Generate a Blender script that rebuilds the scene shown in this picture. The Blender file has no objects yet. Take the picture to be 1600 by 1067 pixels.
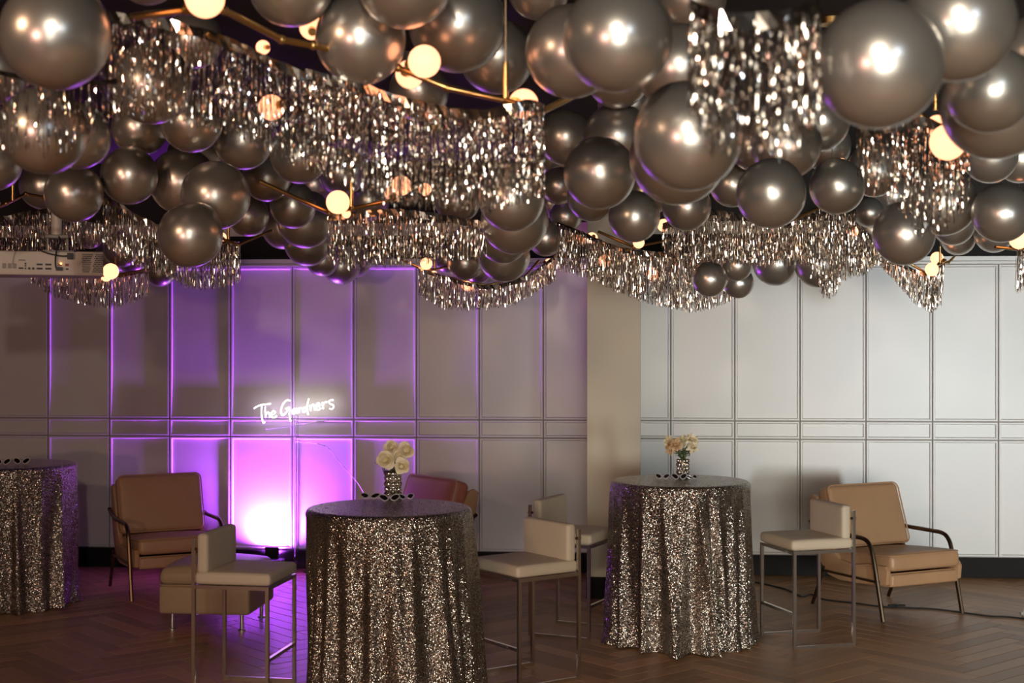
import bpy, bmesh, math, random
from mathutils import Vector, Matrix
random.seed(7)
R = math.radians
scene = bpy.context.scene
C = scene.collection

# ------------------------------------------------------------------ camera
CAM_H, YAW, F = 1.9, R(4.4), 2222.2
cam_data = bpy.data.cameras.new('camera'); cam = bpy.data.objects.new('camera', cam_data); C.objects.link(cam)
cam.location = (0, 0, CAM_H); cam.rotation_euler = (R(90), 0, YAW)
cam_data.lens = 50; cam_data.sensor_width = 36; cam_data.clip_start = 0.05
cam_data.dof.use_dof = True; cam_data.dof.focus_distance = 8.8; cam_data.dof.aperture_fstop = 4.0
scene.camera = cam
FWD = Vector((-math.sin(YAW), math.cos(YAW), 0)); RGT = Vector((math.cos(YAW), math.sin(YAW), 0)); UP = Vector((0, 0, 1))
CAMP = Vector((0, 0, CAM_H))

def at(px, py, d):
    """place seen at pixel (px,py) of the 1600x1067 frame, d metres deep"""
    return CAMP + d * FWD + RGT * ((px - 800) / F * d) + UP * ((533.5 - py) / F * d)
def ground(px, py, z=0.0):
    p = at(px, py, (CAM_H - z) * F / (py - 533.5)); p.z = z
    return p
def cxy(x, d):
    """camera-frame ground position -> world"""
    p = FWD * d + RGT * x
    return Vector((p.x, p.y, 0))
def cdir(x, d):
    p = FWD * d + RGT * x
    return Vector((p.x, p.y, 0)).normalized()
WALL_Y = 11.72
def wall_x(px, y=WALL_Y):
    u = (px - 800) / F
    t = y / (math.cos(YAW) + u * math.sin(YAW))
    return t * (-math.sin(YAW) + u * math.cos(YAW))

# ------------------------------------------------------------------ view, world, big lights
scene.view_settings.view_transform = 'Standard'; scene.view_settings.look = 'None'
scene.view_settings.gamma = 1.0; scene.view_settings.use_curve_mapping = False
scene.view_settings.exposure = 0.38
world = bpy.data.worlds.new('world'); scene.world = world; world.use_nodes = True
world.node_tree.nodes['Background'].inputs[0].default_value = (0.75, 0.85, 1.0, 1)
world.node_tree.nodes['Background'].inputs[1].default_value = 0.3

def lamp(name, kind, loc, energy, color, **kw):
    l = bpy.data.lights.new(name, kind); l.energy = energy; l.color = color
    o = bpy.data.objects.new(name, l); C.objects.link(o); o.location = loc
    for k, v in kw.items():
        if k == 'aim':
            o.rotation_euler = (Vector(v) - Vector(loc)).to_track_quat('-Z', 'Y').to_euler()
        else:
            setattr(l, k, v)
    return o
# daylight through the window in the wall behind the camera, on the right (window_1)
lamp('window_daylight', 'AREA', (1.5, -3.28, 1.35), 74, (1.0, 0.92, 0.78), shape='RECTANGLE', size=3.6, size_y=1.6, spread=R(62), aim=(4.4, 11.7, 1.2))
lamp('window_daylight', 'AREA', (5.35, -3.28, 1.15), 38, (0.86, 0.96, 1.0), shape='RECTANGLE', size=.7, size_y=1.3, spread=R(40), aim=(3.9, 11.7, 1.3))
# recessed ceiling spots behind the camera
lamp('ceiling_spot_light', 'SPOT', (-0.15, -1.1, 3.3), 280, (1.0, 0.86, 0.70), shadow_soft_size=0.10, spot_size=R(130), spot_blend=0.6, aim=(-0.2, 4.0, 2.0))
lamp('ceiling_spot_light', 'SPOT', (2.3, -1.9, 3.3), 65, (0.72, 0.85, 1.0), shadow_soft_size=0.06, spot_size=R(130), spot_blend=0.6, aim=(1.4, 5.0, 1.4))
lamp('ceiling_spot_light', 'SPOT', (-3.4, 1.2, 3.3), 130, (1.0, 0.62, 0.38), shadow_soft_size=0.07, spot_size=R(120), spot_blend=0.7, aim=(-2.6, 9.0, 1.0))
# added warm fill low behind the camera to brighten the left of the wall
lamp('warm_fill_light', 'SPOT', (-3.0, -3.1, 1.7), 330, (1.0, 0.53, 0.42), shadow_soft_size=0.16, spot_size=R(95), spot_blend=1.0, aim=(-1.6, 11.7, 1.5))

# ------------------------------------------------------------------ materials
def nodes(name):
    m = bpy.data.materials.new(name); m.use_nodes = True
    nt = m.node_tree
    return m, nt, nt.nodes['Principled BSDF']
def N(nt, kind, **kw):
    n = nt.nodes.new(kind)
    for k, v in kw.items():
        if k.startswith('i_'):
            n.inputs[int(k[2:])].default_value = v
        else:
            setattr(n, k, v)
    return n
def L(nt, a, b): nt.links.new(a, b)
def plain(name, col, rough=0.5, metal=0.0, noise=0.0, scale=8.0, bump=0.0, bscale=200.0, coat=0.0, spec=0.5, sheen=0.0):
    m, nt, b = nodes(name)
    b.inputs['Base Color'].default_value = (*col, 1); b.inputs['Roughness'].default_value = rough
    b.inputs['Metallic'].default_value = metal; b.inputs['Coat Weight'].default_value = coat
    b.inputs['Specular IOR Level'].default_value = spec; b.inputs['Sheen Weight'].default_value = sheen
    tc = N(nt, 'ShaderNodeTexCoord')
    if noise:
        n = N(nt, 'ShaderNodeTexNoise'); n.inputs['Scale'].default_value = scale; n.inputs['Detail'].default_value = 5
        L(nt, tc.outputs['Object'], n.inputs['Vector'])
        r = N(nt, 'ShaderNodeMapRange'); r.inputs['To Min'].default_value = 1 - noise; r.inputs['To Max'].default_value = 1 + noise
        L(nt, n.outputs['Fac'], r.inputs['Value'])
        mx = N(nt, 'ShaderNodeVectorMath', operation='SCALE'); mx.inputs[0].default_value = col
        L(nt, r.outputs[0], mx.inputs['Scale']); L(nt, mx.outputs[0], b.inputs['Base Color'])
    if bump:
        n = N(nt, 'ShaderNodeTexNoise'); n.inputs['Scale'].default_value = bscale; n.inputs['Detail'].default_value = 3
        L(nt, tc.outputs['Object'], n.inputs['Vector'])
        bp = N(nt, 'ShaderNodeBump'); bp.inputs['Strength'].default_value = bump; bp.inputs['Distance'].default_value = 0.002
        L(nt, n.outputs['Fac'], bp.inputs['Height']); L(nt, bp.outputs['Normal'], b.inputs['Normal'])
    return m
def glow(name, col, strength):
    m, nt, b = nodes(name)
    b.inputs['Base Color'].default_value = (*col, 1)
    b.inputs['Emission Color'].default_value = (*col, 1); b.inputs['Emission Strength'].default_value = strength
    return m
def glassy(name, col=(1, 1, 1), rough=0.02):
    m, nt, b = nodes(name)
    b.inputs['Base Color'].default_value = (*col, 1); b.inputs['Roughness'].default_value = rough
    b.inputs['Transmission Weight'].default_value = 1.0; b.inputs['IOR'].default_value = 1.35
    return m
def sequin(name, col, scale, strength, rough):
    m, nt, b = nodes(name)
    tc = N(nt, 'ShaderNodeTexCoord')
    v = N(nt, 'ShaderNodeTexVoronoi'); v.inputs['Scale'].default_value = scale
    L(nt, tc.outputs['Object'], v.inputs['Vector'])
    sub = N(nt, 'ShaderNodeVectorMath', operation='SUBTRACT'); sub.inputs[1].default_value = (0.5, 0.5, 0.5)
    L(nt, v.outputs['Color'], sub.inputs[0])
    sc = N(nt, 'ShaderNodeVectorMath', operation='SCALE'); sc.inputs['Scale'].default_value = strength
    L(nt, sub.outputs[0], sc.inputs[0])
    g = N(nt, 'ShaderNodeNewGeometry')
    ad = N(nt, 'ShaderNodeVectorMath', operation='ADD'); L(nt, g.outputs['Normal'], ad.inputs[0]); L(nt, sc.outputs[0], ad.inputs[1])
    nm = N(nt, 'ShaderNodeVectorMath', operation='NORMALIZE'); L(nt, ad.outputs[0], nm.inputs[0])
    L(nt, nm.outputs[0], b.inputs['Normal'])
    # gaps between sequins show the dark mesh backing
    r = N(nt, 'ShaderNodeMapRange'); r.inputs['From Min'].default_value = 0.35; r.inputs['From Max'].default_value = 0.6
    r.inputs['To Min'].default_value = 1; r.inputs['To Max'].default_value = 0.25
    L(nt, v.outputs['Distance'], r.inputs['Value'])
    mx = N(nt, 'ShaderNodeVectorMath', operation='SCALE'); mx.inputs[0].default_value = col
    L(nt, r.outputs[0], mx.inputs['Scale']); L(nt, mx.outputs[0], b.inputs['Base Color'])
    b.inputs['Metallic'].default_value = 0.96; b.inputs['Roughness'].default_value = rough
    return m
def wood(name, col):
    m, nt, b = nodes(name)
    tc = N(nt, 'ShaderNodeTexCoord'); oi = N(nt, 'ShaderNodeObjectInfo'); g = N(nt, 'ShaderNodeNewGeometry')
    uv = N(nt, 'ShaderNodeUVMap')
    sm = N(nt, 'ShaderNodeMath', operation='ADD'); L(nt, oi.outputs['Random'], sm.inputs[0]); L(nt, g.outputs['Random Per Island'], sm.inputs[1])
    fr = N(nt, 'ShaderNodeMath', operation='FRACT'); L(nt, sm.outputs[0], fr.inputs[0])
    off = N(nt, 'ShaderNodeVectorMath', operation='SCALE'); off.inputs[0].default_value = (31, 17, 9); L(nt, fr.outputs[0], off.inputs['Scale'])
    st = N(nt, 'ShaderNodeVectorMath', operation='MULTIPLY'); st.inputs[1].default_value = (2.2, 45, 1); L(nt, uv.outputs['UV'], st.inputs[0])
    ad = N(nt, 'ShaderNodeVectorMath', operation='ADD'); L(nt, st.outputs[0], ad.inputs[0]); L(nt, off.outputs[0], ad.inputs[1])
    n = N(nt, 'ShaderNodeTexNoise'); n.inputs['Scale'].default_value = 1.0; n.inputs['Detail'].default_value = 7; n.inputs['Roughness'].default_value = 0.65
    L(nt, ad.outputs[0], n.inputs['Vector'])
    r1 = N(nt, 'ShaderNodeMapRange'); r1.inputs['To Min'].default_value = 0.68; r1.inputs['To Max'].default_value = 1.32; L(nt, n.outputs['Fac'], r1.inputs['Value'])
    r2 = N(nt, 'ShaderNodeMapRange'); r2.inputs['To Min'].default_value = 0.72; r2.inputs['To Max'].default_value = 1.25; L(nt, fr.outputs[0], r2.inputs['Value'])
    mu = N(nt, 'ShaderNodeMath', operation='MULTIPLY'); L(nt, r1.outputs[0], mu.inputs[0]); L(nt, r2.outputs[0], mu.inputs[1])
    mx = N(nt, 'ShaderNodeVectorMath', operation='SCALE'); mx.inputs[0].default_value = col; L(nt, mu.outputs[0], mx.inputs['Scale'])
    L(nt, mx.outputs[0], b.inputs['Base Color'])
    r3 = N(nt, 'ShaderNodeMapRange'); r3.inputs['To Min'].default_value = 0.30; r3.inputs['To Max'].default_value = 0.5; L(nt, n.outputs['Fac'], r3.inputs['Value'])
    L(nt, r3.outputs[0], b.inputs['Roughness'])
    bp = N(nt, 'ShaderNodeBump'); bp.inputs['Strength'].default_value = 0.12; bp.inputs['Distance'].default_value = 0.001
    L(nt, n.outputs['Fac'], bp.inputs['Height']); L(nt, bp.outputs['Normal'], b.inputs['Normal'])
    return m

def petal(name, c1, c2):
    m, nt, b = nodes(name); g = N(nt, 'ShaderNodeNewGeometry')
    mx = N(nt, 'ShaderNodeMix', data_type='RGBA'); mx.inputs[6].default_value = (*c1, 1); mx.inputs[7].default_value = (*c2, 1)
    L(nt, g.outputs['Random Per Island'], mx.inputs[0]); L(nt, mx.outputs[2], b.inputs['Base Color'])
    b.inputs['Roughness'].default_value = 0.6
    return m
M = {
    'wall': plain('satin_white_paint', (0.58, 0.57, 0.55), 0.34, noise=0.02, scale=3, bump=0.06, bscale=350),
    'joint': plain('panel_joint', (0.30, 0.27, 0.24), 0.6),
    'pillar': plain('pillar_paint', (0.56, 0.50, 0.38), 0.5, noise=0.02, scale=3, bump=0.06, bscale=350),
    'cream': plain('cream_wall_paint', (0.62, 0.56, 0.45), 0.6, noise=0.02),
    'black': plain('black_paint', (0.008, 0.007, 0.007), 0.7, spec=0.2),
    'ceiling': plain('dark_ceiling_paint', (0.014, 0.011, 0.009), 0.85, noise=0.05),
    'sidewall': plain('taupe_wall_paint', (0.20, 0.17, 0.14), 0.7, noise=0.03),
    'wood': wood('oak_parquet', (0.36, 0.195, 0.088)),
    'subfloor': plain('subfloor', (0.03, 0.018, 0.011), 0.7),
    'leather': plain('tan_leather', (0.40, 0.235, 0.125), 0.42, noise=0.08, scale=10, bump=0.25, bscale=260),
    'leather2': plain('taupe_leather', (0.40, 0.30, 0.19), 0.36, noise=0.07, scale=9, bump=0.25, bscale=260),
    'leather3': plain('oxblood_leather', (0.36, 0.13, 0.085), 0.42, noise=0.08, scale=10, bump=0.25, bscale=260),
    'stool': plain('cream_upholstery', (0.56, 0.47, 0.35), 0.6, noise=0.04, scale=12, bump=0.25, bscale=500),
    'chrome': plain('brushed_chrome', (0.80, 0.78, 0.74), 0.25, metal=1, noise=0.05, scale=60),
    'bronze': plain('bronze_bar', (0.13, 0.09, 0.058), 0.32, metal=1, noise=0.06, scale=40),
    'brass': plain('brushed_brass', (0.62, 0.42, 0.16), 0.28, metal=1, noise=0.05, scale=60),
    'balloon': plain('pearl_grey_latex', (0.53, 0.51, 0.47), 0.30, metal=0.84, noise=0.03, scale=4, bump=0.03, bscale=60, coat=0.2),
    'foil': plain('silver_foil', (0.70, 0.64, 0.57), 0.12, metal=1),
    'sequin': sequin('silver_sequins', (0.70, 0.635, 0.55), 290, 1.0, 0.22),
    'globe': glow('lit_globe', (1.0, 0.38, 0.19), 2.1),
    'neon': glow('lit_neon', (1.0, 0.97, 0.86), 5.5),
    'acrylic': glassy('clear_acrylic'),
    'white': plain('white_plastic', (0.60, 0.57, 0.52), 0.45, noise=0.02),
    'grey': plain('grey_plastic', (0.28, 0.27, 0.25), 0.5),
    'rubber': plain('black_rubber', (0.012, 0.012, 0.012), 0.5),
    'lens': plain('dark_lens', (0.012, 0.010, 0.012), 0.1),
    'frame': plain('silver_plastic', (0.55, 0.53, 0.54), 0.3, metal=0.3),
    'mirror': plain('mirrored_glass', (0.85, 0.80, 0.73), 0.06, metal=1),
    'petal': petal('cream_petal', (0.86, 0.80, 0.60), (0.60, 0.50, 0.26)),
    'petal2': petal('peach_petal', (0.74, 0.56, 0.34), (0.48, 0.29, 0.13)),
    'leaf': plain('green_leaf', (0.10, 0.14, 0.045), 0.5, noise=0.15, scale=30),
    'amber': glow('status_light', (1.0, 0.45, 0.12), 3.0),
    'uplens': glow('purple_led_lens', (0.55, 0.12, 1.0), 25.0),
    'red': plain('red_socket', (0.25, 0.03, 0.02), 0.5),
}

# ------------------------------------------------------------------ mesh helpers
class MB:
    def __init__(self): self.v = []; self.f = []; self.uv = []
    def add(self, vs, fs):
        o = len(self.v); self.v += [tuple(p) for p in vs]; self.f += [tuple(o + i for i in q) for q in fs]; return self
    def box(self, c, s, rot=None):
        hx, hy, hz = s[0] / 2, s[1] / 2, s[2] / 2
        vs = [Vector((x, y, z)) for x in (-hx, hx) for y in (-hy, hy) for z in (-hz, hz)]
        if rot: vs = [rot @ p for p in vs]
        vs = [p + Vector(c) for p in vs]
        return self.add(vs, [(0, 1, 3, 2), (4, 6, 7, 5), (0, 4, 5, 1), (2, 3, 7, 6), (0, 2, 6, 4), (1, 5, 7, 3)])
    def tube(self, pts, r, n=8, closed=False, flat=None, square=False):
        """tube along pts; r a number or a list; flat=(a,b) makes an elliptical/flat bar"""
        pts = [Vector(p) for p in pts]; m = len(pts)
        rs = r if isinstance(r, (list, tuple)) else [r] * m
        rings = []; up = None
        for i in range(m):
            if closed: t = (pts[(i + 1) % m] - pts[i - 1])
            else: t = pts[min(i + 1, m - 1)] - pts[max(i - 1, 0)]
            t.normalize()
            if up is None:
                up = Vector((0, 0, 1)) if abs(t.z) < 0.9 else Vector((0, 1, 0))
            up = (up - t * up.dot(t)).normalized(); s = t.cross(up)
            ring = []
            for k in range(n):
                a = 2 * math.pi * (k + (0.5 if square else 0)) / n
                q = math.sqrt(2) if square else 1
                ring.append(pts[i] + (up * math.sin(a) + s * math.cos(a)) * rs[i] * q)
            rings.append(ring)
        vs = [p for g in rings for p in g]; fs = []
        for i in range(m if closed else m - 1):
            j = (i + 1) % m
            for k in range(n):
                fs.append((i * n + k, i * n + (k + 1) % n, j * n + (k + 1) % n, j * n + k))
        if not closed:
            fs.append(tuple(range(n))[::-1]); fs.append(tuple((m - 1) * n + k for k in range(n)))
        return self.add(vs, fs)
    def lathe(self, prof, c=(0, 0, 0), n=24, cap=True):
        vs = []; fs = []
        for (r, z) in prof:
            for k in range(n):
                a = 2 * math.pi * k / n
                vs.append((c[0] + r * math.cos(a), c[1] + r * math.sin(a), c[2] + z))
        for i in range(len(prof) - 1):
            for k in range(n):
                fs.append((i * n + k, i * n + (k + 1) % n, (i + 1) * n + (k + 1) % n, (i + 1) * n + k))
        if cap:
            fs.append(tuple(range(n))[::-1]); fs.append(tuple((len(prof) - 1) * n + k for k in range(n)))
        return self.add(vs, fs)
    def sphere(self, c, r, n=12, m=8, s=(1, 1, 1)):
        vs = [(c[0], c[1], c[2] - r * s[2])]; fs = []
        for i in range(1, m):
            t = math.pi * i / m
            for k in range(n):
                a = 2 * math.pi * k / n
                vs.append((c[0] + r * s[0] * math.sin(t) * math.cos(a), c[1] + r * s[1] * math.sin(t) * math.sin(a), c[2] - r * s[2] * math.cos(t)))
        vs.append((c[0], c[1], c[2] + r * s[2])); top = len(vs) - 1
        for k in range(n):
            fs.append((0, 1 + (k + 1) % n, 1 + k)); fs.append((top, top - n + k, top - n + (k + 1) % n))
        for i in range(m - 2):
            for k in range(n):
                a = 1 + i * n + k; b = 1 + i * n + (k + 1) % n
                fs.append((a, b, b + n, a + n))
        return self.add(vs, fs)
    def rbox(self, c, s, r, puff=0.0, rot=None, pbot=0.0, na=4, nf=7, fn=None):
        """rounded cushion box of size s, corner radius r, crowned by puff"""
        h = [x / 2 for x in s]
        ax = []
        for k in range(3):
            rr = min(r, h[k] * 0.98)
            a = [-h[k] + rr * (1 - math.cos(math.pi / 2 * i / na)) for i in range(na)]
            inner = [-h[k] + rr + (2 * h[k] - 2 * rr) * i / nf for i in range(nf + 1)]
            ax.append(a + inner + [-x for x in a[::-1]])
        vs = []; fs = []; idx = {}
        def vid(p):
            key = tuple(round(x, 6) for x in p)
            if key not in idx:
                idx[key] = len(vs)
                q = Vector(p); inn = Vector([max(-h[k] + min(r, h[k] * .98), min(h[k] - min(r, h[k] * .98), p[k])) for k in range(3)])
                dlt = q - inn
                # cube-surface point -> rounded
                rr = [min(r, h[k] * .98) for k in range(3)]
                e = Vector([dlt[k] / rr[k] for k in range(3)])
                mxe = max(abs(x) for x in e)
                if e.length > 1e-9: e = e / e.length
                w = Vector([inn[k] + e[k] * rr[k] for k in range(3)])
                fx = 1 - (p[0] / h[0]) ** 2; fy = 1 - (p[1] / h[1]) ** 2
                if w.z > 0: w.z += puff * max(0, fx) ** 0.6 * max(0, fy) ** 0.6 * (w.z / h[2])
                else: w.z += pbot * max(0, fx) * max(0, fy) * (w.z / h[2])
                if fn: w = fn(w)
                vs.append(w)
            return idx[key]
        for k in range(3):
            i1, i2 = (k + 1) % 3, (k + 2) % 3
            for sg in (-1, 1):
                for a in range(len(ax[i1]) - 1):
                    for b in range(len(ax[i2]) - 1):
                        q = []
                        for (da, db) in ((0, 0), (1, 0), (1, 1), (0, 1)):
                            p = [0, 0, 0]; p[k] = sg * h[k]; p[i1] = ax[i1][a + da]; p[i2] = ax[i2][b + db]
                            q.append(vid(p))
                        q = q if sg > 0 else q[::-1]
                        if len(set(q)) > 2: fs.append(tuple(dict.fromkeys(q)))
        if rot: vs = [rot @ p for p in vs]
        vs = [p + Vector(c) for p in vs]
        return self.add(vs, fs)
    def prism(self, poly, a, b, axis=0):
        """extrude closed 2-D polygon along an axis between a and b"""
        def mk(t, p):
            q = [0, 0, 0]; q[axis] = t; q[(axis + 1) % 3] = p[0]; q[(axis + 2) % 3] = p[1]; return q
        n = len(poly); vs = [mk(a, p) for p in poly] + [mk(b, p) for p in poly]
        fs = [tuple(range(n))[::-1], tuple(range(n, 2 * n))] + [(i, (i + 1) % n, n + (i + 1) % n, n + i) for i in range(n)]
        return self.add(vs, fs)
    def mesh(self, name, smooth=True, angle=40):
        me = bpy.data.meshes.new(name); me.from_pydata(self.v, [], self.f)
        me.validate()
        if smooth:
            me.shade_smooth()
            me.set_sharp_from_angle(angle=R(angle))
        me.update()
        return me
    def build(self, name, mat, parent=None, smooth=True, angle=40, bevel=0.0):
        me = self.mesh(name, smooth, angle); me.materials.append(M[mat] if isinstance(mat, str) else mat)
        o = bpy.data.objects.new(name, me); C.objects.link(o)
        if parent: o.parent = parent
        if bevel:
            bm = bmesh.new(); bm.from_mesh(me)
            bmesh.ops.bevel(bm, geom=bm.edges[:], offset=bevel, segments=2, affect='EDGES', profile=0.6)
            bm.to_mesh(me); bm.free()
            if smooth: me.shade_smooth(); me.set_sharp_from_angle(angle=R(angle))
        return o
def tag(o, label=None, cat=None, group=None, kind=None):
    if label: o['label'] = label
    if cat: o['category'] = cat
    if group: o['group'] = group
    if kind: o['kind'] = kind
    return o
def empty(name, loc=(0, 0, 0), rz=0.0):
    o = bpy.data.objects.new(name, None); C.objects.link(o); o.location = loc; o.rotation_euler = (0, 0, rz)
    o.empty_display_size = 0.1
    return o
def copy_tree(o, parent=None):
    c = o.copy(); C.objects.link(c); c.parent = parent
    for ch in list(o.children): copy_tree(ch, c)
    return c
def face(front):
    """z-rotation that turns local +Y to the world direction front"""
    return math.atan2(-front.x, front.y)
def bez(pts, n=8):
    """Catmull-Rom through pts"""
    P = [Vector(p) for p in pts]; out = []
    for i in range(len(P) - 1):
        a = P[max(i - 1, 0)]; b = P[i]; c = P[i + 1]; d = P[min(i + 2, len(P) - 1)]
        for k in range(n):
            t = k / n
            out.append(0.5 * ((2 * b) + (c - a) * t + (2 * a - 5 * b + 4 * c - d) * t * t + (3 * b - a - 3 * c + d) * t ** 3))
    out.append(P[-1])
    return out

# ================================================================== the setting
XL, XR, YB, CEIL = -7.2, 7.0, -3.4, 3.4
# ---- floor: herringbone parquet
floor_o = MB().box(((XL + XR) / 2, (YB + WALL_Y) / 2, -0.06), (XR - XL + .4, WALL_Y - YB + .4, 0.10)).build('floor', 'subfloor', smooth=False)
tag(floor_o, 'brown oak herringbone parquet floor', kind='structure')
PL, PW = 0.72, 0.12
def plank_poly(kind, i, m):
    n = PL / PW
    if kind == 'H': x0, y0, x1, y1 = i + m * 2 * n, i, i + n + m * 2 * n, i + 1
    else: x0, y0, x1, y1 = i + m * 2 * n, i + 1, i + 1 + m * 2 * n, i + 1 + n
    g = 0.0016
    x0, y0, x1, y1 = x0 * PW + g, y0 * PW + g, x1 * PW - g, y1 * PW - g
    return x0, y0, x1, y1
ROTF = R(45)
cf, sf = math.cos(ROTF), math.sin(ROTF)
def rotf(x, y): return (x * cf - y * sf, x * sf + y * cf + 4.0)
plank_me = bpy.data.meshes.new('plank')
def plank_mesh():
    mb = MB(); hx, hy, b, zt = PL / 2 - .0016, PW / 2 - .0016, 0.002, 0.0
    vs = [(-hx, -hy, -.012), (hx, -hy, -.012), (hx, hy, -.012), (-hx, hy, -.012),
          (-hx, -hy, zt - b), (hx, -hy, zt - b), (hx, hy, zt - b), (-hx, hy, zt - b),
          (-hx + b, -hy + b, zt), (hx - b, -hy + b, zt), (hx - b, hy - b, zt), (-hx + b, hy - b, zt)]
    fs = [(8, 9, 10, 11)] + [(4 + i, 4 + (i + 1) % 4, 8 + (i + 1) % 4, 8 + i) for i in range(4)] + [(i, (i + 1) % 4, 4 + (i + 1) % 4, 4 + i) for i in range(4)]
    mb.add(vs, fs); me = mb.mesh('plank', smooth=False); me.materials.append(M['wood'])
    uvl = me.uv_layers.new(name='UVMap')
    for lp in me.loops:
        c = me.vertices[lp.vertex_index].co; uvl.data[lp.index].uv = (c.x, c.y)
    return me
PM = plank_mesh()
cand = []; rest = []
def clip(poly, ylim, side):
    out = []
    for i in range(len(poly)):
        a, b = poly[i], poly[(i + 1) % len(poly)]
        ia, ib = (a[side] <= ylim), (b[side] <= ylim)
        if ia: out.append(a)
        if ia != ib:
            t = (ylim - a[side]) / (b[side] - a[side]); out.append((a[0] + (b[0] - a[0]) * t, a[1] + (b[1] - a[1]) * t))
    return out
for i in range(-150, 151):
    for m in range(-12, 13):
        for kind in 'HV':
            x0, y0, x1, y1 = plank_poly(kind, i, m)
            cx, cy = rotf((x0 + x1) / 2, (y0 + y1) / 2)
            if not (XL - .3 < cx < XR + .3 and YB - .3 < cy < WALL_Y + .5): continue
            poly = [rotf(x0, y0), rotf(x1, y0), rotf(x1, y1), rotf(x0, y1)]
            inside = all(p[1] < WALL_Y - .03 and XL < p[0] < XR for p in poly)
            d = cx * FWD.x + cy * FWD.y; u = (cx * RGT.x + cy * RGT.y)
            if inside and d > 7.7 and abs(u / d) < 0.375:
                cand.append((d, kind, cx, cy, (x0, y0, x1, y1)))
            else:
                rest.append((kind, (x0, y0, x1, y1)))
cand.sort()
for d, kind, cx, cy, q in cand[:300]:
    o = bpy.data.objects.new('plank', PM); C.objects.link(o); o.parent = floor_o
    o.location = (cx, cy, random.uniform(-.0006, .0004)); o.rotation_euler = (0, 0, ROTF + (0 if kind == 'H' else math.pi / 2))
rest += [(c[1], c[4]) for c in cand[300:]]
mb = MB(); uvs = []
for kind, (x0, y0, x1, y1) in rest:
    poly = [(x0, y0), (x1, y0), (x1, y1), (x0, y1)]
    W = [rotf(*p) for p in poly]
    W = clip(W, WALL_Y - .02, 1)
    if len(W) < 3: continue
    o0 = len(mb.v)
    z = random.uniform(-.0006, .0004)
    mb.v += [(p[0], p[1], z) for p in W]; mb.f.append(tuple(range(o0, o0 + len(W))))
    for p in W:
        x, y = p[0], p[1] - 4.0; lx, ly = x * cf + y * sf, -x * sf + y * cf
        uvs.append((lx, ly) if kind == 'H' else (ly, lx))
me = mb.mesh('parquet_beyond', smooth=False); me.materials.append(M['wood'])
uvl = me.uv_layers.new(name='UVMap')
for lp in me.loops: uvl.data[lp.index].uv = uvs[lp.vertex_index]
o = bpy.data.objects.new('parquet', me); C.objects.link(o); o.parent = floor_o; o['kind'] = 'stuff'

# ---- back wall with panel mouldings
BASE_H, TOP_P = 0.161, 2.523
wall_b = MB().box(((XL + XR) / 2, WALL_Y + 0.1, CEIL / 2), (XR - XL, 0.16, CEIL)).build('wall_back', 'joint', smooth=False)
tag(wall_b, 'white wall of framed panels lit purple at its left end', kind='structure')
def panel_mesh(w, h):
    """framed panel: raised border moulding with a recessed field; front faces -Y"""
    t, rec, b = 0.024, 0.015, 0.014
    loops = [(0, 0.0), (0.0, -t + .004), (.003, -t), (b, -t), (b + .006, -t + rec)]
    vs = []; fs = []
    for ins, y in loops:
        vs += [(-w / 2 + ins, y, -h / 2 + ins), (w / 2 - ins, y, -h / 2 + ins), (w / 2 - ins, y, h / 2 - ins), (-w / 2 + ins, y, h / 2 - ins)]
    for i in range(len(loops) - 1):
        for k in range(4):
            fs.append((i * 4 + k, i * 4 + (k + 1) % 4, i * 4 + 4 + (k + 1) % 4, i * 4 + 4 + k))
    fs.append(tuple(len(vs) - 4 + k for k in range(4)))
    me = MB().add(vs, fs).mesh('panel', smooth=False); me.materials.append(M['wall'])
    return me
_pm = {}
def panel(x0, x1, z0, z1):
    g = 0.004
    w, h = round(x1 - x0 - 2 * g, 4), round(z1 - z0 - 2 * g, 4)
    if (w, h) not in _pm: _pm[(w, h)] = panel_mesh(w, h)
    o = bpy.data.objects.new('panel', _pm[(w, h)]); C.objects.link(o); o.parent = wall_b
    o.location = ((x0 + x1) / 2, WALL_Y + .02, (z0 + z1) / 2)
ROWS = [(BASE_H, 1.104), (1.104, 1.252), (1.252, TOP_P)]
JL = [wall_x(p) for p in (-217, -120, -22, 75, 171, 265, 360, 457, 553, 651, 749, 849)] + [wall_x(849) + 0.512]
JR = [wall_x(1048) - 0.54] + [wall_x(p) for p in (1048, 1148, 1250, 1353, 1457, 1560, 1664, 1768, 1872)]
for J in (JL, JR):
    for a, b in zip(J[:-1], J[1:]):
        for z0, z1 in ROWS: panel(a, b, z0, z1)
# upper wall: cornice moulding, black reveal, cream paint above
tr = MB()
for (z0, z1, dep) in ((TOP_P + .003, TOP_P + .022, .05),):
    tr.box(((XL + XR) / 2, WALL_Y + .02 - dep / 2, (z0 + z1) / 2), (XR - XL, dep, z1 - z0))
tag(tr.build('trim_1', 'wall', smooth=False), 'narrow white cornice moulding along the top of the wall panels', kind='structure')
tag(MB().box(((XL + XR) / 2, WALL_Y - .005, TOP_P + .045), (XR - XL, .05, .036)).build('trim_2', 'wall', smooth=False), 'upper white strip of the cornice above the wall panels', kind='structure')
tag(MB().box(((XL + XR) / 2, WALL_Y + .0, 2.675), (XR - XL, .03, .21)).build('trim_3', 'black', smooth=False), 'black recessed band above the white panelled wall', kind='structure')
tag(MB().box(((XL + XR) / 2, WALL_Y + .0, 2.83), (XR - XL, .04, .10)).build('trim_4', 'cream', smooth=False), 'cream painted strip above the black band', kind='structure')
tag(MB().box(((XL + XR) / 2, WALL_Y + .0, (2.88 + CEIL) / 2), (XR - XL, .04, CEIL - 2.88)).build('wall_upper', 'ceiling', smooth=False), 'dark upper wall under the ceiling', kind='structure')
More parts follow.
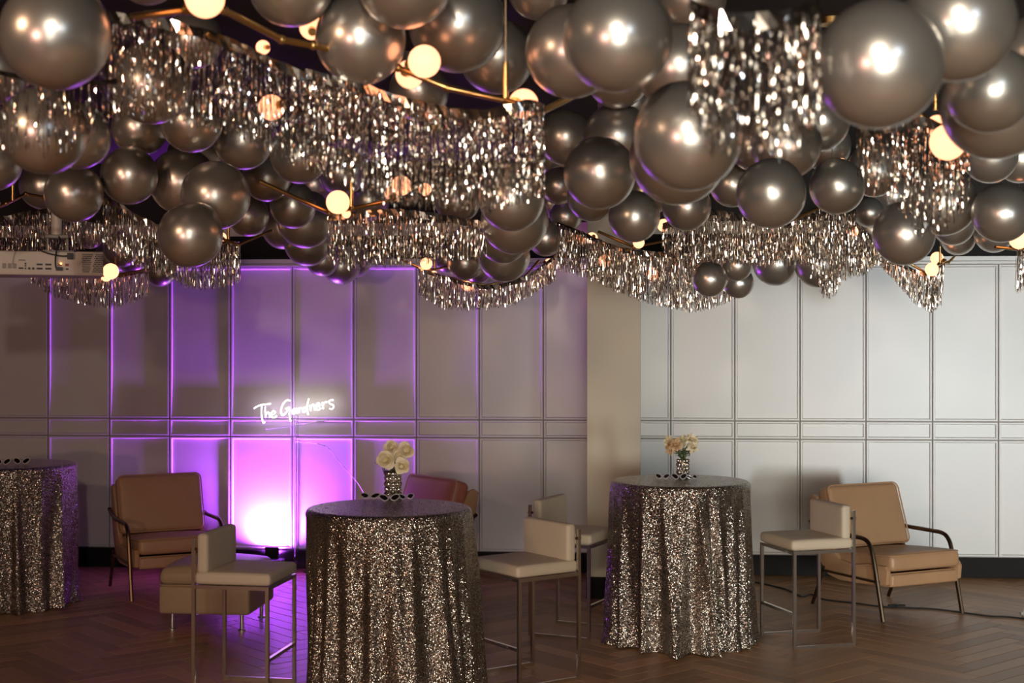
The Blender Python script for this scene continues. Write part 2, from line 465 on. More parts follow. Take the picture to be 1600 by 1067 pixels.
tag(MB().box(((XL + XR) / 2, WALL_Y, BASE_H / 2 - .002), (XR - XL, .05, BASE_H - .004)).build('baseboard_back', 'black', smooth=False, bevel=.004), 'black baseboard under the white wall panels', kind='structure')
# pillar standing proud of the wall
PY = 10.52
px0, px1 = wall_x(917, PY), wall_x(1001, PY)
tag(MB().box(((px0 + px1) / 2, (PY + WALL_Y - .03) / 2, (CEIL + BASE_H) / 2), (px1 - px0, WALL_Y - .03 - PY, CEIL - BASE_H)).build('wall_pillar', 'pillar', smooth=False, bevel=.004), 'plain beige pillar between the two runs of wall panels', kind='structure')
tag(MB().box(((px0 + px1) / 2, (PY + WALL_Y - .03) / 2 - .004, BASE_H / 2), (px1 - px0 + .012, WALL_Y - .03 - PY, BASE_H)).build('baseboard_pillar', 'black', smooth=False, bevel=.003), 'black baseboard at the foot of the beige pillar', kind='structure')
tag(MB().box(((XL + XR) / 2, (YB + WALL_Y) / 2, CEIL + .05), (XR - XL + .4, WALL_Y - YB + .4, .1)).build('ceiling', 'ceiling', smooth=False), 'dark ceiling above the balloons', kind='structure')
tag(MB().box((XL - .05, (YB + WALL_Y) / 2, CEIL / 2), (.1, WALL_Y - YB + .4, CEIL)).build('wall_left', 'sidewall', smooth=False), 'taupe wall on the left', kind='structure')
tag(MB().box((XR + .05, (YB + WALL_Y) / 2, CEIL / 2), (.1, WALL_Y - YB + .4, CEIL)).build('wall_right', 'sidewall', smooth=False), 'taupe wall on the right', kind='structure')
# wall behind the camera with a window opening
def framed_wall(name, x0, x1, w0, w1, z0, z1, label):
    vs = []; fs = []
    for y in (YB, YB - .14):
        vs += [(x0, y, 0), (x1, y, 0), (x1, y, CEIL), (x0, y, CEIL), (w0, y, z0), (w1, y, z0), (w1, y, z1), (w0, y, z1)]
    for k in range(4):
        a, b = k, (k + 1) % 4
        fs += [(a, b, 4 + b, 4 + a), (8 + a, 12 + a, 12 + b, 8 + b), (4 + a, 4 + b, 12 + b, 12 + a)]
    tag(MB().add(vs, fs).build(name, 'sidewall', smooth=False), label, kind='structure')
def window(name, w0, w1, z0, z1, label):
    win = MB()
    for x in (w0 + .03, (w0 + w1) / 2, w1 - .03): win.box((x, YB - .07, (z0 + z1) / 2), (.05, .06, z1 - z0))
    for z in (z0 + .03, z1 - .03): win.box(((w0 + w1) / 2, YB - .07, z), (w1 - w0, .06, .05))
    tag(win.build(name, 'wall', smooth=False), label, kind='structure')
framed_wall('wall_behind', XL, 4.3, -.35, 3.35, .55, 2.15, 'taupe wall behind the camera')
framed_wall('wall_behind', 4.3, XR, 4.95, 5.75, .45, 1.85, 'right end of the wall behind the camera')
window('window_1', -.35, 3.35, .55, 2.15, 'wide window in the wall behind the camera')
window('window_2', 4.95, 5.75, .45, 1.85, 'narrow window in the wall behind the camera')

# ================================================================== furniture
def make_stool(pos, front, label, group='cream bar stools'):
    t = empty('bar_stool', pos, face(front)); tag(t, label, 'stool', group)
    w, d, zs, zb = 0.44, 0.41, 0.595, 0.86
    q = 0.0095
    def bar(name, a, b, r=q):
        return MB().tube([a, b], r, n=4, square=True).build(name, 'chrome', t, smooth=False)
    for s in (-1, 1):
        x = s * w / 2
        bar('leg', (x, d / 2, 0.0), (x, d / 2, zs + q))
        bar('rear_post', (x, -d / 2, 0.0), (x, -d / 2, zb - .015))
        bar('floor_bar', (x, -d / 2 + q, q), (x, d / 2 - q, q))
        bar('side_rail', (x, -d / 2 + q, zs), (x, d / 2 - q, zs))
    bar('front_rail', (-w / 2 + q, d / 2, zs), (w / 2 - q, d / 2, zs))
    bar('rear_rail', (-w / 2 + q, -d / 2, zs), (w / 2 - q, -d / 2, zs))
    bar('footrest', (-w / 2 + q, d / 2, .215), (w / 2 - q, d / 2, .215))
    MB().rbox((0, .012, zs + .045), (w + .015, d + .01, .065), .022, puff=.008).build('seat', 'stool', t, angle=70)
    MB().rbox((0, -d / 2 + .045, zs + .175), (w - .005, .062, .215), .022, nf=6).build('backrest', 'stool', t, angle=70)
    for s in (-1, 1):
        MB().tube([(s * w / 2, -d / 2 - .014, zs + .2), (s * w / 2, -d / 2 + .02, zs + .2)], .008, n=10).build('bolt', 'bronze', t)
    return t
def place_stool(center, front, label):
    return make_stool(cxy(*center), cdir(*front), label)
place_stool((-1.455, 7.755), (.985, -.172), 'cream bar stool left of the nearest sequin table, facing right, ottoman behind it')
place_stool((.080, 8.055), (-.817, -.576), 'cream bar stool with bright chrome frame, just right of the nearest sequin table')
place_stool((.397, 9.306), (.9, -.43), 'shaded cream bar stool by the pillar, left of the table with cream carnations')
place_stool((1.875, 9.04), (-.958, -.287), 'cream bar stool right of the table with cream carnations, before the tan armchair')

def make_lounge(pos, front, label, mat, mat_base=None, group='leather lounge chairs'):
    t = empty('lounge_chair', pos, face(front)); tag(t, label, 'armchair', group)
    mat_base = mat_base or mat
    hw = 0.30
    # shell: side profile (y,z) swept across the width
    prof = [(.40, .235), (.40, .30), (.385, .325), (.10, .285), (-.12, .29), (-.22, .36), (-.33, .60), (-.395, .745), (-.43, .76), (-.46, .74),
            (-.42, .56), (-.37, .40), (-.31, .29), (-.24, .225), (-.12, .205), (.10, .215)]
    MB().prism(prof, -hw, hw, axis=0).build('shell', mat_base, t, angle=35, bevel=.006)
    for s in (-1, 1):
        side = [(.395, .25), (.405, .345), (.38, .375), (.20, .37), (.05, .345), (-.10, .36), (-.18, .43), (-.30, .68), (-.355, .775), (-.40, .79), (-.44, .76),
                (-.40, .56), (-.35, .40), (-.29, .29), (-.22, .235), (-.10, .215), (.10, .22)]
        a, b = (hw, hw + .035) if s > 0 else (-hw - .035, -hw)
        MB().prism(side, a, b, axis=0).build('side_panel', mat_base, t, angle=35, bevel=.008)
    tilt = Matrix.Rotation(R(4), 3, 'X')
    seat = MB().rbox((0, .105, .375), (2 * hw + .015, .63, .115), .035, puff=.022, rot=tilt).build('seat_cushion', mat, t, angle=70)
    tb = Matrix.Rotation(R(19), 3, 'X')
    back = MB().rbox((0, -.235, .635), (2 * hw + .05, .135, .45), .04, rot=tb, nf=8, fn=lambda w: Vector((w.x, w.y * (1 + .22 * max(0, 1 - (w.x / hw) ** 2) * max(0, 1 - (w.z / .225) ** 2)), w.z))).build('back_cushion', mat, t, angle=70)
    # piping along the cushion edges
    def loop(w, h, r, n=5):
        out = []
        for (sx, sy, a0) in ((1, 1, 0), (-1, 1, 90), (-1, -1, 180), (1, -1, 270)):
            for k in range(n + 1):
                a = R(a0 + 90 * k / n); out.append((sx * (w / 2 - r) + r * math.cos(a), sy * (h / 2 - r) + r * math.sin(a)))
        return out
    for sgn in (1,):
        pts = [tb @ Vector((x, .060, z)) + Vector((0, -.235, .635)) for x, z in loop(2 * hw + .046, .446, .045)]
        MB().tube(pts, .0055, n=6, closed=True).build('piping', mat_base, back)
        pts = [tilt @ Vector((x, y, .050)) + Vector((0, .105, .375)) for x, y in loop(2 * hw + .012, .627, .04)]
        MB().tube(pts, .0055, n=6, closed=True).build('piping', mat_base, seat)
    MB().rbox((0, .385, .275), (2 * hw - .01, .05, .085), .018, nf=4).build('front_panel', mat_base, t, angle=70)
    for s in (-1, 1):
        x = s * (hw + .052)
        pts = bez([(x, -.40, .60), (x, -.36, .58), (x, -.20, .548), (x, .05, .545), (x, .19, .54), (x, .255, .50), (x, .29, .41), (x, .335, .22), (x, .385, 0.004)], 6)
        MB().tube(pts, .015, n=8).build('arm', 'bronze', t)
        MB().tube([(x, -.25, .29), (x, -.30, .16), (x, -.375, 0.004)], .013, n=8).build('rear_leg', 'bronze', t)
        MB().tube([(x, .325, .262), (x, -.25, .262)], .009, n=6).build('side_rail', 'bronze', t)
    MB().tube([(-hw - .05, .325, .262), (hw + .05, .325, .262)], .009, n=6).build('cross_rail', 'bronze', t)
    return t
fR = (.44, -.90); 
def lounge(fl, front, label, mat, mat_base=None, fn=.385):
    """fl: camera-frame position of the foot of its front leg on the viewer's left"""
    f = cdir(*front); side = Vector((-f.y, f.x, 0))
    c = cxy(*fl) + side * .352 - f * fn
    return make_lounge(c, f, label, mat, mat_base)
lounge((2.51, 9.62), fR, 'tan leather lounge chair with bronze arms against the right-hand white wall', 'leather')
lounge((-2.772, 10.37), (.46, -.888), 'tan leather lounge chair beside the left sequin table in purple light', 'leather')
make_lounge(cxy(-.80, 10.72), cdir(-.78, -.62), 'reddish leather lounge chair half hidden behind the nearest sequin table', 'leather3', 'leather')

# ottoman
t = empty('ottoman', cxy(-1.985, 9.60), face(cdir(-.10, -1))); tag(t, 'square taupe leather ottoman on chrome legs behind the left bar stool', 'ottoman')
MB().rbox((0, 0, .205), (.61, .61, .185), .022, nf=5).build('base', 'leather2', t, angle=70)
cu = MB().rbox((0, 0, .352), (.615, .615, .105), .045, puff=.055, nf=10).build('top_cushion', 'leather2', t, angle=70)
def sq(h, r, z):
    out = []
    for (sx, sy, a0) in ((1, 1, 0), (-1, 1, 90), (-1, -1, 180), (1, -1, 270)):
        for k in range(6):
            a = R(a0 + 18 * k); out.append((sx * (h - r) + r * math.cos(a), sy * (h - r) + r * math.sin(a), z))
    return out
MB().tube(sq(.305, .04, .302), .006, n=6, closed=True).build('piping', 'leather2', t)
for sx in (-1, 1):
    for sy in (-1, 1):
        lg = MB().lathe([(.013, .115), (.013, .012), (.015, .010), (.026, .008), (.026, 0.0)], (sx * .235, sy * .235, 0), n=14).build('leg', 'chrome', t)

# ------------------------------------------------------------------ sequin tables
TAB_H, TAB_R = 1.020, 0.437
def make_table(pos, label):
    t = empty('cocktail_table', pos); tag(t, label, 'table', 'round cocktail tables')
    MB().lathe([(.0, .0), (TAB_R - .012, .0), (TAB_R - .004, .006), (TAB_R - .004, .019), (TAB_R - .012, .025), (.0, .025)], (0, 0, TAB_H - .035), n=48, cap=False).build('tabletop', 'grey', t)
    MB().lathe([(.035, .02), (.035, TAB_H - .036)], n=16).build('pole', 'chrome', t)
    MB().lathe([(.0, .0), (.30, .0), (.30, .008), (.06, .028), (.0, .028)], n=32, cap=False).build('base', 'chrome', t)
    return t
def make_cloth(pos, label, seed, hem=0.52, folds=None, skew=(0, 0), nf=15, extra=[]):
    rnd = random.Random(seed); n = 420; rows = 46
    # irregular fold angles
    if folds is None:
        folds = []
        a = rnd.uniform(0, .3)
        while a < 2 * math.pi - .12:
            folds.append((a, rnd.uniform(.5, 1.1), rnd.uniform(.06, .105), rnd.gauss(0, .07))); a += 2 * math.pi / nf * rnd.uniform(.7, 1.3)
    def fold(th, t):
        s = 0
        for (a, amp, wd, dr) in folds + extra:
            dlt = (th - a - dr * t + math.pi) % (2 * math.pi) - math.pi
            w = wd * (0.75 + 0.5 * t)
            s += amp * math.exp(-(dlt / w) ** 2)
        return s
    ph = [rnd.uniform(0, 6.28) for _ in range(4)]
    vs = []; fs = []
    rings = []
    # top disc
    for r in (.05, .15, .25, .35, .415): rings.append(('top', r))
    for k in range(1, 6): rings.append(('edge', k / 5))
    for k in range(1, rows + 1): rings.append(('skirt', k / rows))
    vs.append((0, 0, TAB_H - .004))
    for kind, q in rings:
        for i in range(n):
            th = 2 * math.pi * i / n
            if kind == 'top':
                r, z = q, TAB_H - .004
            elif kind == 'edge':
                a = q * math.pi / 2; r, z = .415 + .029 * math.sin(a), TAB_H - .004 - .029 * (1 - math.cos(a))
            else:
                zt = TAB_H - .033
                fo = fold(th, q)
                grow = q ** .85
                lean = skew[0] * math.cos(th) + skew[1] * math.sin(th)
                r = .444 + (hem - .50 + lean) * grow * .75 + .085 * (fo - .45) * (grow * .85 + .02) + .004 * math.sin(17 * th + ph[0]) * q - .018 * grow
                r += .010 * math.sin(6 * q + ph[1] + 3 * math.sin(th * 2)) * q
                z = zt * (1 - q) + .004
                if q > .93: r += (q - .93) * .25 * fo; 
                if q == 1: z = .004 + .010 * max(0, math.sin(7 * th + ph[2])) 
            vs.append((r * math.cos(th), r * math.sin(th), z))
    for i in range(n): fs.append((0, 1 + i, 1 + (i + 1) % n))
    for k in range(len(rings) - 1):
        for i in range(n):
            a = 1 + k * n + i; b = 1 + k * n + (i + 1) % n
            fs.append((a, a + n, b + n, b))
    o = MB().add(vs, fs).build('tablecloth', 'sequin', angle=180)
    o.location = pos
    tag(o, label, 'tablecloth', 'sequin tablecloths')
    return o
T1, T2, T3 = cxy((608 - 800) / F * 7.6, 7.6), cxy((1063 - 800) / F * 9.06, 9.06), cxy((21 - 800) / F * 10.3, 10.3)
make_table(T1, 'tall round table under the nearest silver sequin cloth')
make_table(T2, 'tall round table under the silver sequin cloth before the pillar')
make_table(T3, 'tall round table under the dark sequin cloth at the left edge')
make_cloth(T1, 'silver sequin tablecloth on the nearest table, with white roses on top', 3, hem=.53, skew=(.085, -.03), nf=23)
make_cloth(T2, 'silver sequin tablecloth on the middle table before the beige pillar, parted in front', 11, hem=.545, nf=20, extra=[(R(-80), 1.3, .045, .26), (R(-70), -.9, .06, .24)])
make_cloth(T3, 'shadowed sequin tablecloth on the table at the left edge', 5, hem=.505, nf=20)

# ------------------------------------------------------------------ things on the tables
ZT = TAB_H - .004
def on_table(T, px, py):
    """point on a table top seen at a pixel"""
    p = ground(px, py, ZT); return p
def make_vase(pos, h, r, label):
    t = empty('bubble_vase', pos); tag(t, label, 'vase', 'mirrored bubble vases')
    MB().lathe([(r * .55, 0), (r * .62, .004), (r * .62, h), (r * .56, h), (r * .54, h - .02), (r * .54, .02), (0.001, .02)], n=20, cap=True).build('body', 'mirror', t)
    tiers = 5; br = h / tiers / 2
    mb = MB()
    for k in range(tiers):
        cnt = 9
        rad = r - br * .9
        for i in range(cnt):
            a = 2 * math.pi * (i + .5 * (k % 2)) / cnt
            mb.sphere((rad * math.cos(a), rad * math.sin(a), br + 2 * br * k), br * 1.08, 10, 7)
    o = mb.build('bubbles', 'mirror', t); o['kind'] = 'stuff'
    return t
def make_flower(base, head, rad, label, mat, frilly=False, seed=0, tip=None, group=None):
    """one bloom: stem from the vase to the head, cupped petals in a spiral"""
    rnd = random.Random(seed)
    base, head = Vector(base), Vector(head)
    t = empty('carnation' if frilly else 'rose', base); tag(t, label, 'flower', group)
    mid = base.lerp(head, .55) + Vector((0, 0, .02))
    MB().tube([p - base for p in bez([base, mid, head], 5)], .0022, n=5).build('stem', 'leaf', t)
    axis = (tip or (head - mid)).normalized(); q = axis.to_track_quat('Z', 'Y').to_matrix()
    mb = MB(); c = head - base
    layers = [(3, .25, 86), (4, .45, 80), (5, .65, 68), (5, .85, 54), (5, 1.0, 30)] if not frilly else [(5, .35, 85), (7, .6, 70), (8, .8, 52), (9, .95, 30), (8, 1.0, 0)]
    for li, (cnt, ext, elev) in enumerate(layers):
        for i in range(cnt):
            a = 2 * math.pi * (i + .37 * li + rnd.uniform(-.1, .1)) / cnt
            e = R(elev + rnd.uniform(-14, 14)); wd = rad * (1.15 if not frilly else .55) * (0.5 + .5 * ext)
            ln = rad * (0.80 + .42 * rnd.random()) * (1.0 if li else .8)
            vs = []; fs = []; nu, nv = 5, 5
            for v in range(nv):
                tt = v / (nv - 1)
                for u in range(nu):
                    s = u / (nu - 1) * 2 - 1
                    width = wd * math.sin(math.pi * (.12 + .70 * tt)) * .62
                    out = ln * (tt * math.cos(e) + .10 * ext + .18 * tt * tt * (1 - math.cos(e)) + .25 * max(0, tt - .7) * (1 if li > 1 else 0))
                    up = ln * (tt * math.sin(e) * .75 - .16 * max(0, tt - .72) * 2 * li / 4)
                    cup = (s * s) * rad * .16 * (1.2 - ext * .5)
                    if frilly: up += rnd.uniform(-.16, .16) * rad * tt; out += rnd.uniform(-.12, .12) * rad * tt
                    x = out - cup; y = s * width
                    p = Vector((x * math.cos(a) - y * math.sin(a), x * math.sin(a) + y * math.cos(a), up + .25 * cup))
                    vs.append(q @ p + c - axis * rad * .35)
            for v in range(nv - 1):
                for u in range(nu - 1):
                    k = v * nu + u; fs.append((k, k + 1, k + nu + 1, k + nu))
            mb.add(vs, fs)
    mb.sphere(c - axis * rad * .02, rad * .36, 10, 8, (1, 1, 1))
    o = mb.build('petals', mat, t, angle=180); o['kind'] = 'stuff'
    MB().sphere(c - axis * rad * .35, rad * .22, 8, 6).build('calyx', 'leaf', t)
    return t
def make_sprigs(base, spread, h, label, seed, n=26, dotmat='leaf', group=None):
    """one bunch of fine filler greenery"""
    rnd = random.Random(seed); t = empty('filler_sprig', base); tag(t, label, 'greenery', group)
    mb = MB(); dots = MB()
    for i in range(n):
        a = rnd.uniform(0, 6.28); s = spread * math.sqrt(rnd.random()); hh = h * rnd.uniform(.5, 1)
        tipp = Vector((s * math.cos(a), s * math.sin(a), hh))
        mb.tube(bez([(0, 0, -.03), tipp * .5 + Vector((0, 0, .01)), tipp], 3), .0009, n=4)
        for k in range(6):
            p = tipp * rnd.uniform(.55, 1.05) + Vector((rnd.uniform(-1, 1), rnd.uniform(-1, 1), rnd.uniform(-1, 1))) * .010
            dots.sphere(p, rnd.uniform(.0022, .0042), 5, 4, (1, 1, .7))
    o = mb.build('stems', 'leaf', t); o['kind'] = 'stuff'
    o = dots.build('leaflets', dotmat, t); o['kind'] = 'stuff'
    return t
V1 = on_table(T1, 614, 776); V2 = on_table(T2, 1067, 746)
make_vase(V1, .150, .052, 'mirrored bubble vase holding white roses on the nearest table')
make_vase(V2, .122, .044, 'mirrored bubble vase holding cream carnations on the middle table')
g1 = 'white roses in the bubble vase on the nearest table'
d1 = 7.62
for i, (px, py, dd, rad, lab) in enumerate([
        (634, 703, .00, .046, 'white rose at the upper right of the near bouquet, leaning outward'),
        (602, 719, -.05, .046, 'white rose low at the left of the near bouquet'),
        (612, 699, .05, .040, 'white rose at the top back of the near bouquet'),
        (623, 714, -.01, .036, 'white rose in the middle of the near bouquet'),
        (627, 728, -.05, .038, 'white rose drooping low over the rim at the right of the near vase')]):
    h = at(px, py, d1 + dd); b = V1 + Vector((random.uniform(-.012, .012), random.uniform(-.012, .012), .15))
    tip = (h - b).normalized() + (CAMP - h).normalized() * .25
    make_flower(b, h, rad, lab, 'petal', False, 20 + i, tip=tip, group=g1)
make_sprigs(V1 + Vector((0, 0, .145)), .055, .06, 'dark green filler sprigs at the rim of the near vase', 1, 30)
make_sprigs(V1 + Vector((-.05, 0, .155)), .05, .055, 'airy sprig of tiny buds spreading left from the near bouquet', 2, 16)
g2 = 'cream carnations in the bubble vase on the middle table'
for i, (px, py, dd, rad, lab, mt) in enumerate([
        (1045, 690, .02, .036, 'cream carnation at the upper left of the middle bouquet', 'petal'),
        (1055, 695, -.05, .040, 'peach carnation at the front left of the middle bouquet', 'petal2'),
        (1067, 687, .03, .036, 'cream carnation at the top centre of the middle bouquet', 'petal'),
        (1081, 686, .0, .036, 'cream carnation at the upper right of the middle bouquet', 'petal'),
        (1083, 698, -.03, .032, 'pale yellow carnation low at the right of the middle bouquet', 'petal'),
        (1047, 702, -.02, .030, 'small peach carnation low at the left of the middle bouquet', 'petal2')]):
    h = at(px, py, 9.06 + dd); b = V2 + Vector((random.uniform(-.012, .012), random.uniform(-.012, .012), .122))
    tip = (h - b).normalized() + (CAMP - h).normalized() * .3
    make_flower(b, h, rad, lab, mt, True, 40 + i, tip=tip, group=g2)
make_sprigs(V2 + Vector((0, -.01, .118)), .075, .085, 'fine green filler sprigs at the rim of the vase of carnations', 3, 46)

def lens_shape(w, h, n=22, s=1):
    """pointed heart-cat-eye outline, outer corner swept up on side s"""
    out = []
    for k in range(n):
        a = 2 * math.pi * k / n
        x = math.cos(a) * w / 2; z = math.sin(a) * h / 2
        if z < 0: x *= 1 - .45 * (-z / (h / 2)) ** 1.5
        x += s * .10 * w * (z / h); z += s * x / w * h * .30
        out.append((x, z))
    return out
def make_glasses(pos, rz, label, wid=.135, frame='frame', pitch=35, group=None):
    t = empty('sunglasses', pos, rz); tag(t, label, 'sunglasses', group)
    t.rotation_euler = (R(0), 0, rz)
    rot = Matrix.Rotation(R(-pitch), 3, 'X')
    lw, lh = wid * .42, wid * .36
    for s in (-1, 1):
        pts = [rot @ Vector((s * wid * .26 + x, 0, z + lh * .62)) for x, z in lens_shape(lw, lh, s=s)]
        rim = MB().tube(pts, .0035, n=6, closed=True).build('rim', frame, t)
        c = sum(pts, Vector()) / len(pts); n = len(pts); off = rot @ Vector((0, .0012, 0))
        vs = [p * .97 + c * .03 + off for p in pts] + [p * .97 + c * .03 - off for p in pts]
        MB().add(vs, [tuple(range(n))[::-1], tuple(range(n, 2 * n))] + [(i, (i + 1) % n, n + (i + 1) % n, n + i) for i in range(n)]).build('lens', 'lens', t, smooth=False)
        e = rot @ Vector((s * wid * .48, .002, lh * .95))
        MB().tube([e, e + Vector((s * .004, .03, -.008)), e + Vector((-s * .01, .11, -e.z + .008)), e + Vector((-s * .014, .125, -e.z + .004))], .0026, n=6).build('temple', frame, t)
    b = rot @ Vector((0, 0, lh * .72))
    MB().tube([b + Vector((-wid * .06, 0, 0)), b + rot @ Vector((0, 0, .004)), b + Vector((wid * .06, 0, 0))], .003, n=6).build('bridge', frame, t)
    return t
gs = 'sunglasses handed out on the tables'
def glasses_at(T, px, py, rz, label, wid, frame='frame', pitch=35):
    p = ground(px, py, ZT); p.z = ZT + .003
    make_glasses(p, rz + YAW, label, wid, frame, pitch, gs)
glasses_at(T1, 577, 780, R(-6), 'silver sunglasses at the left end of the row on the nearest table', .115, pitch=55)
glasses_at(T1, 609, 784, R(10), 'silver sunglasses in the middle of the row before the white roses', .12, pitch=48)
glasses_at(T1, 636, 781, R(24), 'silver sunglasses at the right end of the row before the white roses', .10, pitch=48)
glasses_at(T2, 1035, 749, R(-8), 'white sunglasses at the left end of the row on the middle table', .095, pitch=40)
glasses_at(T2, 1062, 750, R(3), 'white sunglasses directly before the vase of carnations', .105, pitch=35)
glasses_at(T2, 1084, 749, R(35), 'white sunglasses lying askew right of the vase of carnations', .09, pitch=55)
glasses_at(T3, 33, 726, R(6), 'white sunglasses on the dark sequin table at the left edge', .12, 'white', 30)
glasses_at(T3, 3, 727, R(-4), 'white sunglasses cut off by the left edge of the photo', .12, 'white', 30)

# ------------------------------------------------------------------ neon sign on a clear acrylic stand, uplight
SD = 11.76
t = empty('neon_sign', at(461, 660, SD), YAW); tag(t, 'glowing white script neon sign reading The Gardners before the wall', 'sign')
org = t.location.copy()
STK = {
 'letter_t': [[(150, 340), (190, 312), (250, 290), (320, 280), (382, 272)], [(262, 285), (254, 360), (256, 430), (268, 505), (282, 540), (300, 525)]],
 'letter_h': [[(305, 315), (306, 390), (311, 462)], [(312, 440), (325, 405), (345, 392), (364, 408), (368, 462)]],
 'letter_e': [[(388, 432), (425, 418), (444, 396), (428, 374), (402, 384), (388, 425), (402, 460), (435, 462), (466, 440)]],
 'letter_g': [[(655, 232), (610, 224), (565, 262), (535, 320), (524, 385), (540, 430), (575, 420), (605, 385), (622, 340)], [(590, 345), (618, 330), (645, 330), (642, 420), (650, 480), (660, 515)]],
 'letter_a': [[(735, 345), (705, 345), (682, 380), (690, 412), (715, 405), (733, 350), (738, 390), (752, 405)]],
 'letter_r': [[(766, 330), (770, 370), (776, 402)], [(772, 365), (788, 338), (808, 328)]],
 'letter_d': [[(880, 322), (848, 328), (826, 358), (832, 386), (860, 380), (884, 322)], [(912, 202), (895, 270), (888, 340), (896, 400), (906, 428)]],
 'letter_n': [[(926, 292), (932, 330), (938, 370)], [(936, 340), (952, 298), (972, 286), (986, 310), (994, 362)]],
 'letter_e_2': [[(1012, 325), (1045, 314), (1062, 292), (1046, 266), (1022, 280), (1010, 325), (1026, 356), (1055, 354), (1080, 330)]],
 'letter_r_2': [[(1100, 252), (1104, 300), (1112, 345)], [(1106, 300), (1128, 256), (1165, 250)]],
 'letter_s': [[(1252, 222), (1212, 226), (1190, 250), (1212, 276), (1248, 290), (1254, 322), (1228, 346), (1196, 340)]]}
names = {'letter_e_2': 'letter_e', 'letter_r_2': 'letter_r'}
Rz = Matrix.Rotation(-YAW, 3, 'Z')
def sgn(p): return Rz @ (at(380 + p[0] / 8.89, 600 + p[1] / 8.89, SD) - org)
for nm, strokes in STK.items():
    mb = MB()
    for st in strokes: mb.tube(bez([sgn(p) for p in st], 5), .0050, n=8)
    o = mb.build(names.get(nm, nm), 'neon', t); o['kind'] = 'stuff'
# acrylic stand: pole, base plate, crossbar carrying the sign
st = empty('sign_stand', ground(463, 533.5 + CAM_H * F / (SD + .04)), YAW); tag(st, 'clear acrylic stand with slim pole carrying the neon sign', 'stand')
zc = at(461, 668, SD).z
MB().tube([(0, 0, .012), (0, 0, zc + .10)], .016, n=12).build('pole', 'acrylic', st)
MB().lathe([(0.001, 0), (.17, 0), (.17, .010), (0.001, .012)], n=32, cap=False).build('base_plate', 'acrylic', st)
MB().tube([(-.25, -.012, zc - .02), (.27, -.012, zc + .06)], .006, n=8).build('crossbar', 'acrylic', st)
# thin clear lead from the sign sagging to the right
pts = [at(462, 690, 11.36), at(500, 694, 11.3), at(517, 704, 11.2), at(532, 724, 11.1), at(545, 738, 11.0), at(560, 756, 10.9), at(580, 790, 10.8)]
o = MB().tube([p for p in bez(pts, 6)], .0035, n=6).build('sign_cable', 'acrylic'); tag(o, 'thin pale cable sloping right from the neon sign stand', 'cable')
# purple LED uplight on the floor at the wall
UX = wall_x(424, WALL_Y - .10); UY = WALL_Y - .105
t = empty('uplight', (UX, UY, 0)); tag(t, 'small black floor uplight throwing purple light up the wall', 'lamp')
MB().rbox((0, 0, .055), (.20, .15, .08), .012, nf=2).build('housing', 'black', t)
MB().lathe([(.022, .094), (.022, .098), (.001, .099)], (0, .05, 0), n=20).build('lens', 'uplens', t)
for s in (-1, 1): MB().box((s * .105, 0, .045), (.008, .05, .09)).build('bracket', 'black', t, smooth=False)
MB().box((0, .024, .14), (.12, .004, .10)).build('beam_blocker', 'black', t, smooth=False)  # added plate that keeps the purple beam off the ceiling
PUR = (0.33, 0.05, 0.80)
lamp('uplight_beam', 'SPOT', (UX, UY + .05, .115), 1250, PUR, shadow_soft_size=.026, spot_size=R(150), spot_blend=1.0, aim=(UX, UY + .05, 2.6))

# ------------------------------------------------------------------ power cable on the floor
pts = [(1150, 905), (1195, 914), (1228, 922), (1252, 933), (1268, 930), (1288, 938), (1330, 943), (1376, 949), (1420, 951), (1460, 953), (1508, 959), (1545, 964), (1572, 965), (1600, 968), (1650, 974)]
o = MB().tube([ground(*p) + Vector((0, 0, .007)) for p in bez([(a, b, 0) for a, b in pts], 5) for p in [(p.x, p.y)]], .0065, n=6).build('power_cable', 'rubber'); tag(o, 'black power cable trailing across the floor under the right lounge chair', 'cable')
p0 = ground(1395, 948)
t = empty('cable_tie', p0, R(20)); tag(t, 'small black cable junction lying beside the right lounge chair leg', 'connector')
MB().rbox((0, 0, .010), (.07, .022, .018), .006, nf=2).build('body', 'rubber', t)
MB().tube([(.035, 0, .01), (.07, .008, .008), (.10, .0, .007)], .006, n=6).build('lead', 'rubber', t)
t = empty('floor_plug', ground(1601, 965), R(10)); tag(t, 'small white plug box on the floor at the right edge of the photo', 'plug')
MB().rbox((.03, 0, .03), (.09, .06, .055), .012, nf=2).build('body', 'white', t)
MB().tube([(-.014, 0, .03), (-.03, 0, .03)], .012, n=8).build('prong_cap', 'grey', t)

# ------------------------------------------------------------------ projector
PD = 8.0; k = PD / F
t = empty('projector', at(64, 430, PD), YAW + math.atan((800 - 64) / F)); tag(t, 'beige ceiling projector showing its port panel, top left', 'projector')
def pp(px, py, dy=0): return Vector(((px - 64) * k, dy, (430 - py) * k))
body = MB().rbox(tuple(pp(60, 411, .21)), (196 * k, .40, 37.5 * k), .008, nf=3).build('body', 'white', t)
def pbox(name, x0, x1, y0, y1, mat, th=.006, par=None, dy=.008):
    c = pp((x0 + x1) / 2, (y0 + y1) / 2, dy - th / 2 + .004)
    return MB().box(tuple(c), ((x1 - x0) * k, th, (y1 - y0) * k)).build(name, mat, par or t, smooth=False)
vent = pbox('vent_panel', 118, 157, 392, 426, 'white', .012)
holes = MB()
for iy in range(10):
    for ix in range(15):
        x = 126 + ix * 2.1 + (1.0 if iy % 2 else 0); y = 396.5 + iy * 3
        if 138.5 < x - (iy - 5) * -.5 < 143 : continue
        holes.box(tuple(pp(x, y, .004 - .004)), (1.3 * k, .003, 2.0 * k))
o = holes.build('vent_holes', 'rubber', vent, smooth=False); o['kind'] = 'stuff'
for x in (7, 15, 22): pbox('sticker', x, x + 6, 412, 420, 'grey', .003)
pbox('name_plate', 31, 41, 405.5, 408, 'grey', .003)
